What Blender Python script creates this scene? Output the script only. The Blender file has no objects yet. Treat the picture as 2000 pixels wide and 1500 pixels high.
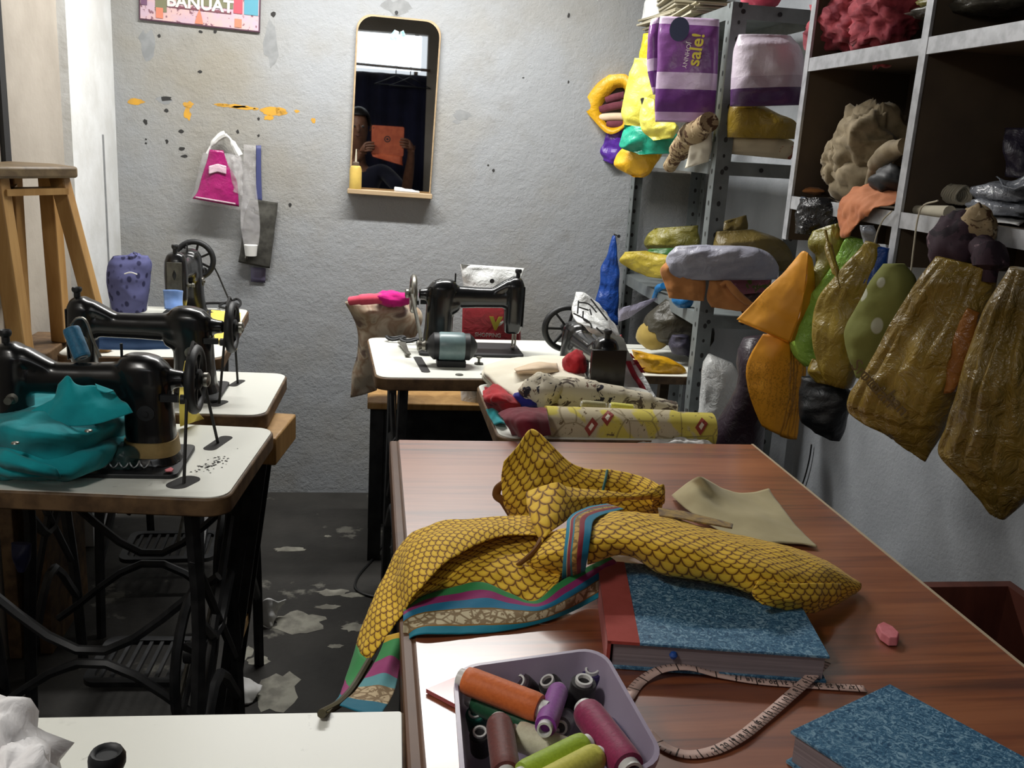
import bpy, bmesh, math, random
from mathutils import Vector, Matrix, noise
random.seed(7)
SC = bpy.context.scene
C = SC.collection
PI = math.pi
R = math.radians

# ------------------------------------------------------------------ camera
FPX, CAM = 1850.0, Vector((0, 0, 1.30))
psi, pit, rho = R(8.93), R(14.25), R(3.5)
CF = Vector((math.sin(psi)*math.cos(pit), math.cos(psi)*math.cos(pit), -math.sin(pit)))
r0 = Vector((math.cos(psi), -math.sin(psi), 0)); u0 = r0.cross(CF)
CR = math.cos(rho)*r0 + math.sin(rho)*u0
CU = -math.sin(rho)*r0 + math.cos(rho)*u0
cd = bpy.data.cameras.new('camera'); cam = bpy.data.objects.new('camera', cd); C.objects.link(cam)
cd.sensor_width = 36; cd.lens = FPX/2000*36; cd.clip_start = .01
cam.matrix_world = Matrix(((CR.x, CU.x, -CF.x, CAM.x), (CR.y, CU.y, -CF.y, CAM.y), (CR.z, CU.z, -CF.z, CAM.z), (0, 0, 0, 1)))
SC.camera = cam
SC.view_settings.view_transform = 'Standard'; SC.view_settings.look = 'None'
SC.view_settings.gamma = 1; SC.view_settings.use_curve_mapping = False
SC.view_settings.exposure = 0.0

def at(px, py, X=None, Y=None, Z=None, pl=None):
    """place in the room seen at a spot of the photograph, on a given plane"""
    d = CF*FPX + CR*(px-1000) - CU*(py-750)
    if X is not None: t = (X-CAM.x)/d.x
    elif Y is not None: t = (Y-CAM.y)/d.y
    elif Z is not None: t = (Z-CAM.z)/d.z
    else:
        p, n = pl; t = (p-CAM).dot(n)/d.dot(n)
    return CAM + d*t

def vpl(p, az):
    """upright plane through p whose normal points to azimuth az (0 = towards -Y, 90 = towards -X)"""
    return (Vector(p), Vector((-math.sin(R(az)), -math.cos(R(az)), 0)))

# ------------------------------------------------------------------ materials
def lin(c):
    if isinstance(c, str):
        c = [int(c[i:i+2], 16)/255 for i in (0, 2, 4)]
    return tuple((x/12.92 if x <= .04045 else ((x+.055)/1.055)**2.4) for x in c) + (1,)

class NT:
    def __init__(s, name):
        s.m = bpy.data.materials.new(name); s.m.use_nodes = True
        s.t = s.m.node_tree; s.t.nodes.clear()
        s.out = s.n('ShaderNodeOutputMaterial'); s.b = s.n('ShaderNodeBsdfPrincipled')
        s.t.links.new(s.b.outputs[0], s.out.inputs[0])
        s._oc = None
    def n(s, typ, **kw):
        nd = s.t.nodes.new(typ)
        for k, v in kw.items(): setattr(nd, k, v)
        return nd
    def L(s, a, b): s.t.links.new(a, b)
    def oc(s, uv=False):
        if s._oc is None: s._oc = s.n('ShaderNodeTexCoord')
        return s._oc.outputs['UV' if uv else 'Object']
    def val(s, sock, v):
        if hasattr(v, 'is_output'): s.L(v, sock)
        else: sock.default_value = v
    def math(s, op, a, b=None, clamp=False):
        nd = s.n('ShaderNodeMath', operation=op); nd.use_clamp = clamp
        s.val(nd.inputs[0], a)
        if b is not None: s.val(nd.inputs[1], b)
        return nd.outputs[0]
    def noise(s, scale, detail=3, rough=.55, vec=None, dist=0):
        nd = s.n('ShaderNodeTexNoise'); nd.inputs['Scale'].default_value = scale
        nd.inputs['Detail'].default_value = detail; nd.inputs['Roughness'].default_value = rough
        nd.inputs['Distortion'].default_value = dist
        s.L(vec if vec else s.oc(), nd.inputs['Vector']); return nd.outputs[0]
    def vor(s, scale, feature='F1', vec=None, out=0):
        nd = s.n('ShaderNodeTexVoronoi', feature=feature); nd.inputs['Scale'].default_value = scale
        s.L(vec if vec else s.oc(), nd.inputs['Vector']); return nd.outputs[out]
    def ramp(s, fac, stops, const=False):
        nd = s.n('ShaderNodeValToRGB'); cr = nd.color_ramp
        cr.interpolation = 'CONSTANT' if const else 'LINEAR'
        while len(cr.elements) < len(stops): cr.elements.new(.5)
        for e, (p, c) in zip(cr.elements, stops):
            e.position = p; e.color = lin(c) if isinstance(c, str) else (c, c, c, 1)
        s.L(fac, nd.inputs[0]); return nd.outputs[0]
    def mix(s, fac, a, b):
        nd = s.n('ShaderNodeMix', data_type='RGBA')
        s.val(nd.inputs[0], fac)
        for i, v in ((6, a), (7, b)):
            if isinstance(v, str): nd.inputs[i].default_value = lin(v)
            else: s.val(nd.inputs[i], v)
        return nd.outputs[2]
    def bump(s, h, strength=.3, dist=.01):
        nd = s.n('ShaderNodeBump'); nd.inputs['Strength'].default_value = strength
        nd.inputs['Distance'].default_value = dist
        s.L(h, nd.inputs['Height']); s.L(nd.outputs[0], s.b.inputs['Normal'])
    def mapv(s, scale=(1, 1, 1), rot=(0, 0, 0), uv=False):
        nd = s.n('ShaderNodeMapping'); nd.inputs['Scale'].default_value = scale; nd.inputs['Rotation'].default_value = rot
        s.L(s.oc(uv), nd.inputs[0]); return nd.outputs[0]
    def col(s, c):
        if isinstance(c, str): s.b.inputs['Base Color'].default_value = lin(c)
        else: s.L(c, s.b.inputs['Base Color'])
    def fin(s, rough=.6, metal=0, spec=.5, coat=0, sheen=0, trans=0, alpha=1, crough=.1):
        i = s.b.inputs
        i['Roughness'].default_value = rough; i['Metallic'].default_value = metal
        i['Specular IOR Level'].default_value = spec
        i['Coat Weight'].default_value = coat; i['Coat Roughness'].default_value = crough
        i['Sheen Weight'].default_value = sheen; i['Transmission Weight'].default_value = trans
        i['Alpha'].default_value = alpha
        return s.m

def pm(name, c, rough=.6, var=None, vs=12, bump=None, lo=.4, hi=.62, **kw):
    """plain material: colour c mottled with colour var at noise scale vs"""
    t = NT(name)
    if var: t.col(t.ramp(t.noise(vs, 4), [(lo, c), (hi, var)]))
    else: t.col(c)
    if bump: t.bump(t.noise(bump[0], 3), bump[1], .004)
    return t.fin(rough, **kw)

def cloth(name, c, var=None, vs=25, rough=.85, **kw):
    t = NT(name)
    if var: t.col(t.ramp(t.noise(vs, 4), [(.38, c), (.64, var)]))
    else: t.col(c)
    t.bump(t.noise(600, 1), .15, .001)
    return t.fin(rough, spec=.2, sheen=.15, **kw)

def plastic(name, c, var=None, vs=14, rough=.32, spec=.5, bs=.35, alpha=1, trans=0):
    t = NT(name)
    if var: t.col(t.ramp(t.noise(vs, 4), [(.36, c), (.66, var)]))
    else: t.col(c)
    t.bump(t.noise(30, 4, .6, dist=1.2), bs, .012)
    return t.fin(rough, spec=spec, alpha=alpha, trans=trans)

M = {}
# ------------------------------------------------------------------ mesh building
def cr(pts, n):
    """Catmull-Rom through points, n samples, even in chord length"""
    pts = [Vector(p) for p in pts]
    if len(pts) == 1: return [pts[0].copy() for _ in range(n)]
    d = [0]
    for a, b in zip(pts, pts[1:]): d.append(d[-1] + max((b-a).length, 1e-6))
    out = []
    for k in range(n):
        s = d[-1]*k/(n-1); i = 0
        while i < len(pts)-2 and d[i+1] < s: i += 1
        t = (s-d[i])/(d[i+1]-d[i])
        p1, p2 = pts[i], pts[i+1]
        p0 = pts[i-1] if i else p1*2-p2
        p3 = pts[i+2] if i+2 < len(pts) else p2*2-p1
        h0 = d[i]-d[i-1] if i else d[i+1]-d[i]
        h1 = d[i+1]-d[i]
        h2 = d[i+2]-d[i+1] if i+2 < len(pts) else h1
        m1 = ((p1-p0)/h0*h1 + (p2-p1)*1)*.5 if True else 0
        m2 = ((p2-p1) + (p3-p2)/h2*h1)*.5
        t2, t3 = t*t, t*t*t
        out.append(p1*(2*t3-3*t2+1) + m1*(t3-2*t2+t) + p2*(-2*t3+3*t2) + m2*(t3-t2))
    return out

def rrect(x0, x1, y0, y1, r, n=5):
    pts = []
    for cx, cy, a in ((x1-r, y0+r, -90), (x1-r, y1-r, 0), (x0+r, y1-r, 90), (x0+r, y0+r, 180)):
        for k in range(n+1):
            t = R(a+90*k/n); pts.append((cx+r*math.cos(t), cy+r*math.sin(t)))
    return pts

class MB:
    def __init__(s): s.v = []; s.f = []; s.uv = {}
    def add(s, vs, fs, uvs=None):
        o = len(s.v); s.v += [Vector(v) for v in vs]; s.f += [tuple(i+o for i in f) for f in fs]
        if uvs:
            for i, u in enumerate(uvs): s.uv[o+i] = u
        return s
    def box(s, c, d, rz=0, m=None):
        hx, hy, hz = d[0]/2, d[1]/2, d[2]/2
        rot = m if m else Matrix.Rotation(rz, 3, 'Z')
        vs = [Vector(c) + rot @ Vector((x, y, z)) for x in (-hx, hx) for y in (-hy, hy) for z in (-hz, hz)]
        return s.add(vs, [(0, 1, 3, 2), (4, 6, 7, 5), (0, 4, 5, 1), (2, 3, 7, 6), (0, 2, 6, 4), (1, 5, 7, 3)])
    def bar(s, a, b, w, h=None, up=(0, 0, 1)):
        a, b = Vector(a), Vector(b); h = h or w; z = (b-a)
        L = z.length; z = z.normalized(); x = Vector(up).cross(z)
        if x.length < 1e-3: x = Vector((1, 0, 0)).cross(z)
        x.normalize(); y = z.cross(x)
        return s.box((a+b)/2, (w, h, L), m=Matrix((x, y, z)).transposed())
    def tube(s, pts, r, n=8, caps=True, sm=0, closed=False):
        if sm: pts = cr(pts, sm)
        pts = [Vector(p) for p in pts]; N = len(pts)
        rs = r if isinstance(r, (list, tuple)) else [r]*N
        if len(rs) != N: rs = [rs[0]+(rs[-1]-rs[0])*i/(N-1) for i in range(N)] if len(rs) == 2 else [rs[min(len(rs)-1, int(i*len(rs)/N))] for i in range(N)]
        o = []; prev = None
        for i, p in enumerate(pts):
            if closed: t = pts[(i+1) % N]-pts[i-1]
            else: t = pts[min(i+1, N-1)]-pts[max(i-1, 0)]
            t = t.normalized() if t.length > 1e-9 else Vector((0, 0, 1))
            if prev is None:
                x = t.orthogonal().normalized()
            else:
                x = prev - t*prev.dot(t); x = x.normalized() if x.length > 1e-6 else t.orthogonal().normalized()
            prev = x; y = t.cross(x)
            o += [p + (x*math.cos(2*PI*k/n) + y*math.sin(2*PI*k/n))*rs[i] for k in range(n)]
        f = []
        for i in range(N if closed else N-1):
            j = (i+1) % N
            for k in range(n):
                f.append((i*n+k, i*n+(k+1) % n, j*n+(k+1) % n, j*n+k))
        if caps and not closed: f += [tuple(reversed(range(n))), tuple(range((N-1)*n, N*n))]
        return s.add(o, f)
    def lathe(s, prof, o=(0, 0, 0), ax='Z', n=24, m=None):
        o = Vector(o)
        def tr(x, y, z):
            v = Vector((x, y, z))
            if m is not None: return o + m @ v
            if ax == 'X': v = Vector((z, x, y))
            elif ax == 'Y': v = Vector((y, z, x))
            return o+v
        vs = []; N = len(prof)
        for (r, z) in prof:
            vs += [tr(max(r, 1e-5)*math.cos(2*PI*k/n), max(r, 1e-5)*math.sin(2*PI*k/n), z) for k in range(n)]
        f = [(i*n+k, i*n+(k+1) % n, (i+1)*n+(k+1) % n, (i+1)*n+k) for i in range(N-1) for k in range(n)]
        f += [tuple(reversed(range(n))), tuple(range((N-1)*n, N*n))]
        return s.add(vs, f)
    def prism(s, poly, z0, z1, fn=None):
        fn = fn or (lambda x, y, z: (x, y, z)); n = len(poly)
        vs = [fn(x, y, z0) for x, y in poly] + [fn(x, y, z1) for x, y in poly]
        f = [tuple(reversed(range(n))), tuple(range(n, 2*n))] + [(i, (i+1) % n, n+(i+1) % n, n+i) for i in range(n)]
        return s.add(vs, f)
    def ring(s, outer, inner, z0, z1, fn=None):
        fn = fn or (lambda x, y, z: (x, y, z)); n = len(outer)
        vs = [fn(x, y, z) for z in (z0, z1) for pl in (outer, inner) for x, y in pl]
        f = []
        for i in range(n):
            j = (i+1) % n
            f += [(n+i, n+j, j, i), (2*n+i, 2*n+j, 3*n+j, 3*n+i), (i, j, 2*n+j, 2*n+i), (n+j, n+i, 3*n+i, 3*n+j)]
        return s.add(vs, f)
    def sections(s, secs, n=24, p=2.6, ax='Z'):
        """loft of superellipses: (t, cx, cy, hx, hy) along an axis"""
        vs = []; N = len(secs)
        for (t, cx, cy, hx, hy) in secs:
            for k in range(n):
                a = 2*PI*k/n; c_, s_ = math.cos(a), math.sin(a)
                x = cx + hx*math.copysign(abs(c_)**(2/p), c_); y = cy + hy*math.copysign(abs(s_)**(2/p), s_)
                vs.append((x, y, t) if ax == 'Z' else (t, x, y))
        f = [(i*n+k, i*n+(k+1) % n, (i+1)*n+(k+1) % n, (i+1)*n+k) for i in range(N-1) for k in range(n)]
        f += [tuple(reversed(range(n))), tuple(range((N-1)*n, N*n))]
        return s.add(vs, f)
    def grid(s, rows, wr=0, fr=20, seed=0):
        nv, nu = len(rows), len(rows[0]); vs = []; uvs = []
        cum = [[0]*nu for _ in rows]; cv = [0]*nv
        for j in range(nv):
            for i in range(1, nu): cum[j][i] = cum[j][i-1]+(rows[j][i]-rows[j][i-1]).length
        mid = nu//2
        for j in range(1, nv): cv[j] = cv[j-1]+(rows[j][mid]-rows[j-1][mid]).length
        for j in range(nv):
            for i in range(nu):
                p = rows[j][i]
                if wr:
                    a = rows[j][min(i+1, nu-1)]-rows[j][max(i-1, 0)]; b = rows[min(j+1, nv-1)][i]-rows[max(j-1, 0)][i]
                    nn = a.cross(b)
                    if nn.length > 1e-12:
                        p = p + nn.normalized()*wr*noise.fractal(p*fr+Vector((seed, seed*2, 0)), 1, 2, 3)
                vs.append(p); uvs.append((cum[j][i]-cum[j][mid], cv[j], ))
        f = [(j*nu+i, j*nu+i+1, (j+1)*nu+i+1, (j+1)*nu+i) for j in range(nv-1) for i in range(nu-1)]
        return s.add(vs, f, uvs)
    def build(s, name, mat, parent=None, smooth=True, bevel=0, solid=0, subs=0, loc=None, local=False, sharp=40, off=0, origin=None):
        me = bpy.data.meshes.new(name)
        base = Vector((0, 0, 0))
        if parent is not None:
            if not local:
                q = parent
                while q is not None: base += q.location; q = q.parent
        elif origin is not None: base = Vector(origin)
        elif not local:
            xs = [v.x for v in s.v]; ys = [v.y for v in s.v]; zs = [v.z for v in s.v]
            base = Vector(((min(xs)+max(xs))/2, (min(ys)+max(ys))/2, min(zs)))
        me.from_pydata([v-base for v in s.v], [], s.f)
        bm = bmesh.new(); bm.from_mesh(me); bmesh.ops.recalc_face_normals(bm, faces=bm.faces)
        if s.uv:
            lay = bm.loops.layers.uv.new('UVMap')
            for fc in bm.faces:
                for lp in fc.loops: lp[lay].uv = s.uv.get(lp.vert.index, (0, 0))
        bm.to_mesh(me); bm.free()
        o = bpy.data.objects.new(name, me); C.objects.link(o)
        if parent is not None: o.parent = parent
        elif not local: o.location = base
        if loc is not None: o.location = loc
        if mat is not None: me.materials.append(M[mat] if isinstance(mat, str) else mat)
        if smooth:
            me.shade_smooth()
            if sharp: me.set_sharp_from_angle(angle=R(sharp))
        if solid:
            md = o.modifiers.new('s', 'SOLIDIFY'); md.thickness = solid; md.offset = off
        if bevel:
            md = o.modifiers.new('b', 'BEVEL'); md.width = bevel; md.segments = 2; md.limit_method = 'ANGLE'; md.angle_limit = R(35)
        if subs:
            md = o.modifiers.new('d', 'SUBSURF'); md.levels = subs; md.render_levels = subs
        return o

def tag(o, label, cat, group=None, kind=None):
    o['label'] = label; o['category'] = cat
    if group: o['group'] = group
    if kind: o['kind'] = kind
    return o
def thing(name, label, cat, loc=(0, 0, 0), rz=0, group=None):
    o = bpy.data.objects.new(name, None); C.objects.link(o); o.empty_display_size = .05
    o.location = loc; o.rotation_euler = (0, 0, rz)
    return tag(o, label, cat, group)
def struct(o): o['kind'] = 'structure'; return o
def copy_tree(o, parent=None):
    c = o.copy(); C.objects.link(c); c.parent = parent
    for ch in o.children: copy_tree(ch, c)
    return c

_dep = {}
def text_mb(txt, size, o, xdir, ydir, depth=.0006, align='CENTER', bold=0):
    cu = bpy.data.curves.new('t', 'FONT'); cu.body = txt; cu.size = size; cu.align_x = align; cu.align_y = 'CENTER'
    cu.extrude = depth; cu.offset = bold; cu.resolution_u = 3
    ob = bpy.data.objects.new('t', cu); C.objects.link(ob)
    dg = bpy.context.evaluated_depsgraph_get(); me = bpy.data.meshes.new_from_object(ob.evaluated_get(dg))
    X = Vector(xdir).normalized(); Y = Vector(ydir); Y = (Y - X*Y.dot(X)).normalized(); Z = X.cross(Y)
    mb = MB(); mb.add([Vector(o)+X*v.co.x+Y*v.co.y+Z*v.co.z for v in me.vertices], [tuple(p.vertices) for p in me.polygons])
    bpy.data.objects.remove(ob); bpy.data.curves.remove(cu); bpy.data.meshes.remove(me)
    return mb

def W(p, Z0=.75):
    """control point -> room point: (px,py,height over Z0) or (px,py,'Y',y) or a Vector"""
    if isinstance(p, Vector): return p
    if len(p) == 4: return at(p[0], p[1], **{p[2]: p[3]})
    return at(p[0], p[1], Z=Z0+p[2])
def sheet_mb(rows, Z0=.75, nu=40, nv=30, wr=.002, fr=22, seed=0, smv=True):
    rr = [cr([W(p, Z0) for p in r], nu) for r in rows]
    cols = [cr([r[i] for r in rr], nv) for i in range(nu)]
    g = [[cols[i][j] for i in range(nu)] for j in range(nv)]
    return MB().grid(g, wr, fr, seed)
def sheet(name, rows, mat, parent=None, Z0=.75, nu=40, nv=30, wr=.002, fr=22, seed=0, th=.0015, **kw):
    return sheet_mb(rows, Z0, nu, nv, wr, fr, seed).build(name, mat, parent, solid=th, sharp=0, **kw)

def bag_mb(rows, pl, thick, pleat=0, npl=9, wr=.003, fr=25, seed=0, nu=44, nv=30, p=2.2, ends=(.25, .6), off=0, tilt=0):
    """closed pouch: rows of (xL,yL,xR,yR[,t]) outline pixels on an upright plane, swelling by thick either way"""
    Ls = cr([at(r[0], r[1], pl=pl) for r in rows], nv); Rs = cr([at(r[2], r[3], pl=pl) for r in rows], nv)
    N = len(rows)
    ts = [(r[4] if len(r) > 4 else None) for r in rows]
    for i in range(N):
        if ts[i] is None: ts[i] = ends[0] if i == 0 else ends[1] if i == N-1 else 1
    ys = cr([Vector((ts[i], 0, 0)) for i in range(N)], nv) if False else None
    dl = [0]
    for i in range(1, N): dl.append(dl[-1]+1)
    n = pl[1].normalized(); vs = []; uvs = []
    L0 = [at(r[0], r[1], pl=pl) for r in rows]; d = [0]
    for a, b in zip(L0, L0[1:]): d.append(d[-1]+(b-a).length)
    clen = 0
    for j in range(nv):
        s = d[-1]*j/(nv-1); i = 0
        while i < N-2 and d[i+1] < s: i += 1
        t = (s-d[i])/max(d[i+1]-d[i], 1e-6); t = max(0, min(1, t)); t = t*t*(3-2*t)
        T = thick*(ts[i]*(1-t)+ts[i+1]*t)
        c = (Ls[j]+Rs[j])/2; w = (Rs[j]-Ls[j])/2
        if j: clen += (c-pc).length
        pc = c
        for k in range(nu):
            a = 2*PI*k/nu; ca, sa = math.cos(a), math.sin(a)
            x = math.copysign(abs(ca)**(2/p), ca); y = math.copysign(abs(sa)**(2/p), sa)
            q = 1
            if pleat:
                g_ = noise.noise(Vector((ca*npl*.55, (1 if sa > 0 else 7)+seed, j*1.6/nv)))+.6*noise.noise(Vector((ca*npl*1.3, seed+3, j*2.2/nv)))
                q = 1+pleat*2.0*(.25-abs(g_))*abs(sa)**.7
            v = c + w*x + n*(T*y*q + off)
            if wr:
                s3 = Vector((seed, 0, seed)); e_ = noise.noise(v*fr*.9+s3*1.7)
                v = v + n*(wr*(1.3*noise.fractal(v*fr+s3, 1, 2, 3)+2.2*(.22-abs(e_)))*(1 if sa > -.2 else -1)) + w.normalized()*wr*1.2*noise.noise(v*fr*.7+s3*2)*abs(ca)
            vs.append(v); uvs.append((x*.5+.5, j/(nv-1)))
    f = [(j*nu+k, j*nu+(k+1) % nu, (j+1)*nu+(k+1) % nu, (j+1)*nu+k) for j in range(nv-1) for k in range(nu)]
    f += [tuple(reversed(range(nu))), tuple(range((nv-1)*nu, nv*nu))]
    return MB().add(vs, f, uvs)
def bag(name, rows, pl, thick, mat, label=None, cat=None, parent=None, group=None, **kw):
    o = bag_mb(rows, pl, thick, **kw).build(name, mat, parent, sharp=0)
    if label: tag(o, label, cat, group)
    return o
def blob_mb(c, r, wr=.2, fr=3, seed=0, n=28, flat=0):
    """crumpled lump: noisy ellipsoid"""
    c = Vector(c); vs = []; m = n//2
    for j in range(m+1):
        th = PI*j/m
        for k in range(n):
            ph = 2*PI*k/n; d = Vector((math.sin(th)*math.cos(ph), math.sin(th)*math.sin(ph), math.cos(th)))
            s3 = Vector((seed*3.1, seed, 0)); d2 = d + .35*noise.noise_vector(d*fr*.5+s3)
            q = 1+wr*.7*noise.fractal(d2*fr*.5+s3, 1, 2, 2)+wr*.75*(.3-abs(noise.noise(d2*fr*.8+s3)))+wr*.3*(.3-abs(noise.noise(d2*fr*1.9+s3)))
            v = Vector((d.x*r[0], d.y*r[1], d.z*r[2]))*q
            if flat and v.z < -r[2]*flat: v.z = -r[2]*flat
            vs.append(c+v)
    f = [(j*n+k, j*n+(k+1) % n, (j+1)*n+(k+1) % n, (j+1)*n+k) for j in range(m) for k in range(n)]
    mb = MB().add(vs, f); return mb
# ================================================================== MATERIALS
def wall_mat():
    t = NT('rough_wall_paint')
    n1 = t.noise(1.6, 4, .6); n2 = t.noise(9, 5, .65)
    base = t.mix(t.ramp(n1, [(.42, 0.), (.72, 1.)]), '989B9E', '908C82')
    col = t.mix(t.math('MULTIPLY', t.ramp(n2, [(.55, 0.), (.75, 1.)]), .35), base, '7D7B75')
    t.col(col); t.bump(t.math('ADD', t.noise(90, 4, .7), t.math('MULTIPLY', t.noise(14, 3), 1.4)), .55, .006)
    return t.fin(.75, spec=.25)
M['wall'] = wall_mat()
M['white_wall'] = pm('white_pillar_paint', 'DDDFDF', .6, 'CFD0CE', 8, (60, .25))
M['beige_wall'] = pm('beige_wall_paint', 'A39B90', .75, '989085', 5, (50, .3))
M['right_wall'] = pm('grey_wall_paint', 'A9ADB2', .7, '9A9EA3', 5, (120, .4))
M['ceiling'] = pm('ceiling_paint', '6E6E6A', .8)
def floor_mat():
    t = NT('worn_concrete')
    n = t.noise(4, 6, .7); p = t.noise(5.2, 5, .62)
    c = t.mix(t.ramp(n, [(.3, 0.), (.7, 1.)]), '262523', '383633')
    c = t.mix(t.math('MULTIPLY', t.ramp(p, [(.62, 0.), (.66, 1.)]), .8), c, '6A6860')
    t.col(c); t.bump(t.noise(40, 5), .3, .005); return t.fin(.7, spec=.25)
M['floor'] = floor_mat()
M['patch'] = pm('worn_floor_patch', '8E8C80', .8, '6E6B62', 22)
M['yellow_flake'] = pm('old_yellow_paint', 'C9962F', .8, 'B98D3C', 30)
M['grey_mark'] = pm('grey_tape_mark', '7F8182', .9, '8B8D8E', 30)
M['hole'] = pm('hole_dark', '2E2D2C', .9)
def lam_mat():
    t = NT('worn_white_laminate')
    n = t.noise(7, 5, .7)
    c = t.mix(t.ramp(n, [(.62, 0.), (.8, 1.)]), 'E2E3DA', 'B9BAB2')
    s = t.noise(45, 5, .7)
    c = t.mix(t.math('MULTIPLY', t.ramp(s, [(.66, 0.), (.74, 1.)]), .35), c, '5A5850')
    t.col(c); return t.fin(.35, spec=.4)
M['laminate'] = lam_mat()
M['ply'] = pm('brown_table_edge', '6B5236', .6, '4C3722', 30)
def wood_mat(name, a, b, sc=(3, 40, 40), rough=.5, spec=.4):
    t = NT(name); n = t.noise(1, 5, .6, t.mapv(sc), .6)
    t.col(t.ramp(n, [(.35, a), (.62, b)])); t.bump(n, .1, .002); return t.fin(rough, spec=spec)
M['stool_wood'] = wood_mat('stool_wood', 'B08A55', '96703F', (25, 25, 3))
M['stool_dark'] = wood_mat('worn_stool_seat', '5B4B37', '78664B', (4, 30, 30))
M['pine'] = wood_mat('pine_board', 'B39C7C', 'A08A6C', (4, 30, 30))
def counter_mat():
    t = NT('red_brown_wood_laminate')
    n = t.noise(1, 6, .62, t.mapv((2.2, 46, 10)), .9); n2 = t.noise(1, 2, .5, t.mapv((.8, 9, 4)), .4)
    m = t.math('ADD', t.math('MULTIPLY', n, .6), t.math('MULTIPLY', n2, .45))
    t.col(t.ramp(m, [(.38, '5E2A12'), (.5, '8E4A24'), (.63, 'A66036')]))
    m_ = t.fin(.44, spec=.8, coat=1, crough=.27); t.b.inputs['Coat IOR'].default_value = 1.7; t.b.inputs['IOR'].default_value = 1.8; return m_
M['counter'] = counter_mat()
M['counter_edge'] = wood_mat('counter_edge_wood', '6A4A33', '4C3220', (4, 4, 60))
M['edge_strip'] = pm('pale_edge_strip', 'B7A68C', .5)
M['iron'] = pm('black_cast_iron', '17181A', .45, '2A2A2B', 25, spec=.4)
def black_mat():
    t = NT('worn_black_enamel')
    n = t.noise(18, 5, .7)
    t.col(t.ramp(n, [(.6, '0C0D0F'), (.72, '1d1a17')]))
    return t.fin(.27, spec=.5, coat=.25, crough=.12)
M['black'] = black_mat()
M['black_matte'] = pm('black_matte', '15171A', .55)
M['steel'] = pm('worn_steel', '9A9890', .35, '6F6C64', 30, metal=.9)
M['dull_steel'] = pm('dull_nickel_plate', '6B6A62', .5, '54534C', 30, metal=.6)
M['gold'] = pm('faded_gold_decal', '9A8A4A', .5)
M['motor'] = pm('grey_green_motor_paint', '6F8688', .35, '64797C', 30, spec=.5)
M['tan_tape'] = pm('brown_masking_tape', '8C7646', .6, '7C673A', 25)
M['rack'] = pm('grey_painted_steel', '747A7A', .45, '666B6B', 16, spec=.4)
M['alu'] = pm('pale_aluminium', 'C0C2C6', .35, 'A8AAAE', 40, metal=.35)
M['brown_board'] = pm('brown_particle_board', '5A4C3C', .85, '4B3F33', 6)
M['paper'] = pm('white_paper', 'DADADA', .8, 'C8C7C2', 18)
M['string'] = pm('pale_string', 'B9B29F', .9)
M['dark_cord'] = pm('dark_cord', '1E1D1C', .7)
M['wire_black'] = pm('black_wire', '141414', .5)
M['tube_glass'] = NT('tube_glow').m
_b = M['tube_glass'].node_tree.nodes['Principled BSDF']; _b.inputs['Emission Color'].default_value = (1, .99, .96, 1); _b.inputs['Emission Strength'].default_value = 12
M['fixture'] = pm('white_enamel', 'DDDDDA', .4)
M['navy_curtain'] = cloth('navy_curtain_cloth', '20223A', '181A2B', 6)
M['clear'] = plastic('milky_clear_plastic', 'DAD8D8', 'C8C6C8', 30, .15, alpha=.22)

# ================================================================== ROOM
YW, XR, ZC, YF = 3.372, 1.23, 2.6, -1.0
def slab(name, x0, x1, y0, y1, z0, z1, mat):
    return struct(MB().box(((x0+x1)/2, (y0+y1)/2, (z0+z1)/2), (x1-x0, y1-y0, z1-z0)).build(name, mat, smooth=False, origin=(0, 0, 0)))
floor = slab('floor', -1.6, 1.4, -1.6, 3.5, -.1, 0, 'floor')
slab('ceiling', -1.6, 1.4, -1.6, 3.5, ZC, ZC+.1, 'ceiling')
wb = slab('wall_back', -1.6, 1.4, YW, YW+.1, 0, ZC, 'wall')
slab('wall_right', XR, XR+.1, -1.6, 3.5, 0, ZC, 'right_wall')
slab('wall_left', -.96, -.86, -1.6, 3.5, 0, ZC, 'beige_wall')
# white pilaster in the left corner, dark door jamb nearer, thin conduit
slab('trim_1', -.86, -.836, 2.895, YW, 0, ZC, 'white_wall')
slab('trim_2', -.86, -.850, 2.425, 2.462, 0, 2.1, 'black_matte')
# thin conduit strip down the white side of the pier
slab('trim_3', -.836, -.832, 3.20, 3.208, 0, 1.25, 'grey_mark')
# front wall behind the camera: street opening over a dark curtain
wf = MB()
def bx(mb, x0, x1, y0, y1, z0, z1): mb.box(((x0+x1)/2, (y0+y1)/2, (z0+z1)/2), (x1-x0, y1-y0, z1-z0))
bx(wf, -1.6, 1.4, YF-.1, YF, 2.06, ZC); bx(wf, .40, 1.4, YF-.1, YF, 0, 2.06); bx(wf, -1.6, -1.30, YF-.1, YF, 0, 2.06)
struct(wf.build('wall_front', 'beige_wall', smooth=False, origin=(0, 0, 0)))
bx2 = MB(); bx(bx2, .30, .33, YF-.06, YF-.03, 1.74, 2.07); struct(bx2.build('window_frame_post', 'ply', smooth=False))
rows = []
for j in range(12):
    z = 1.765-1.75*j/11
    rows.append([Vector((-1.30+1.70*i/90, YF-.03+.02*math.sin(i*.9+math.sin(j*.5)*.4)+.006*math.sin(i*.37), z)) for i in range(91)])
tag(MB().grid(rows).build('curtain', 'navy_curtain', sharp=0, solid=.003), 'dark navy curtain across the shop entrance, seen in the mirror', 'curtain')
rod = tag(MB().tube([(-1.28, YF+.05, 1.835), (.42, YF+.05, 1.80)], .011).build('clothes_rail', 'ply'), 'brown rail across the entrance with hangers, seen in the mirror', 'rail')
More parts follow.
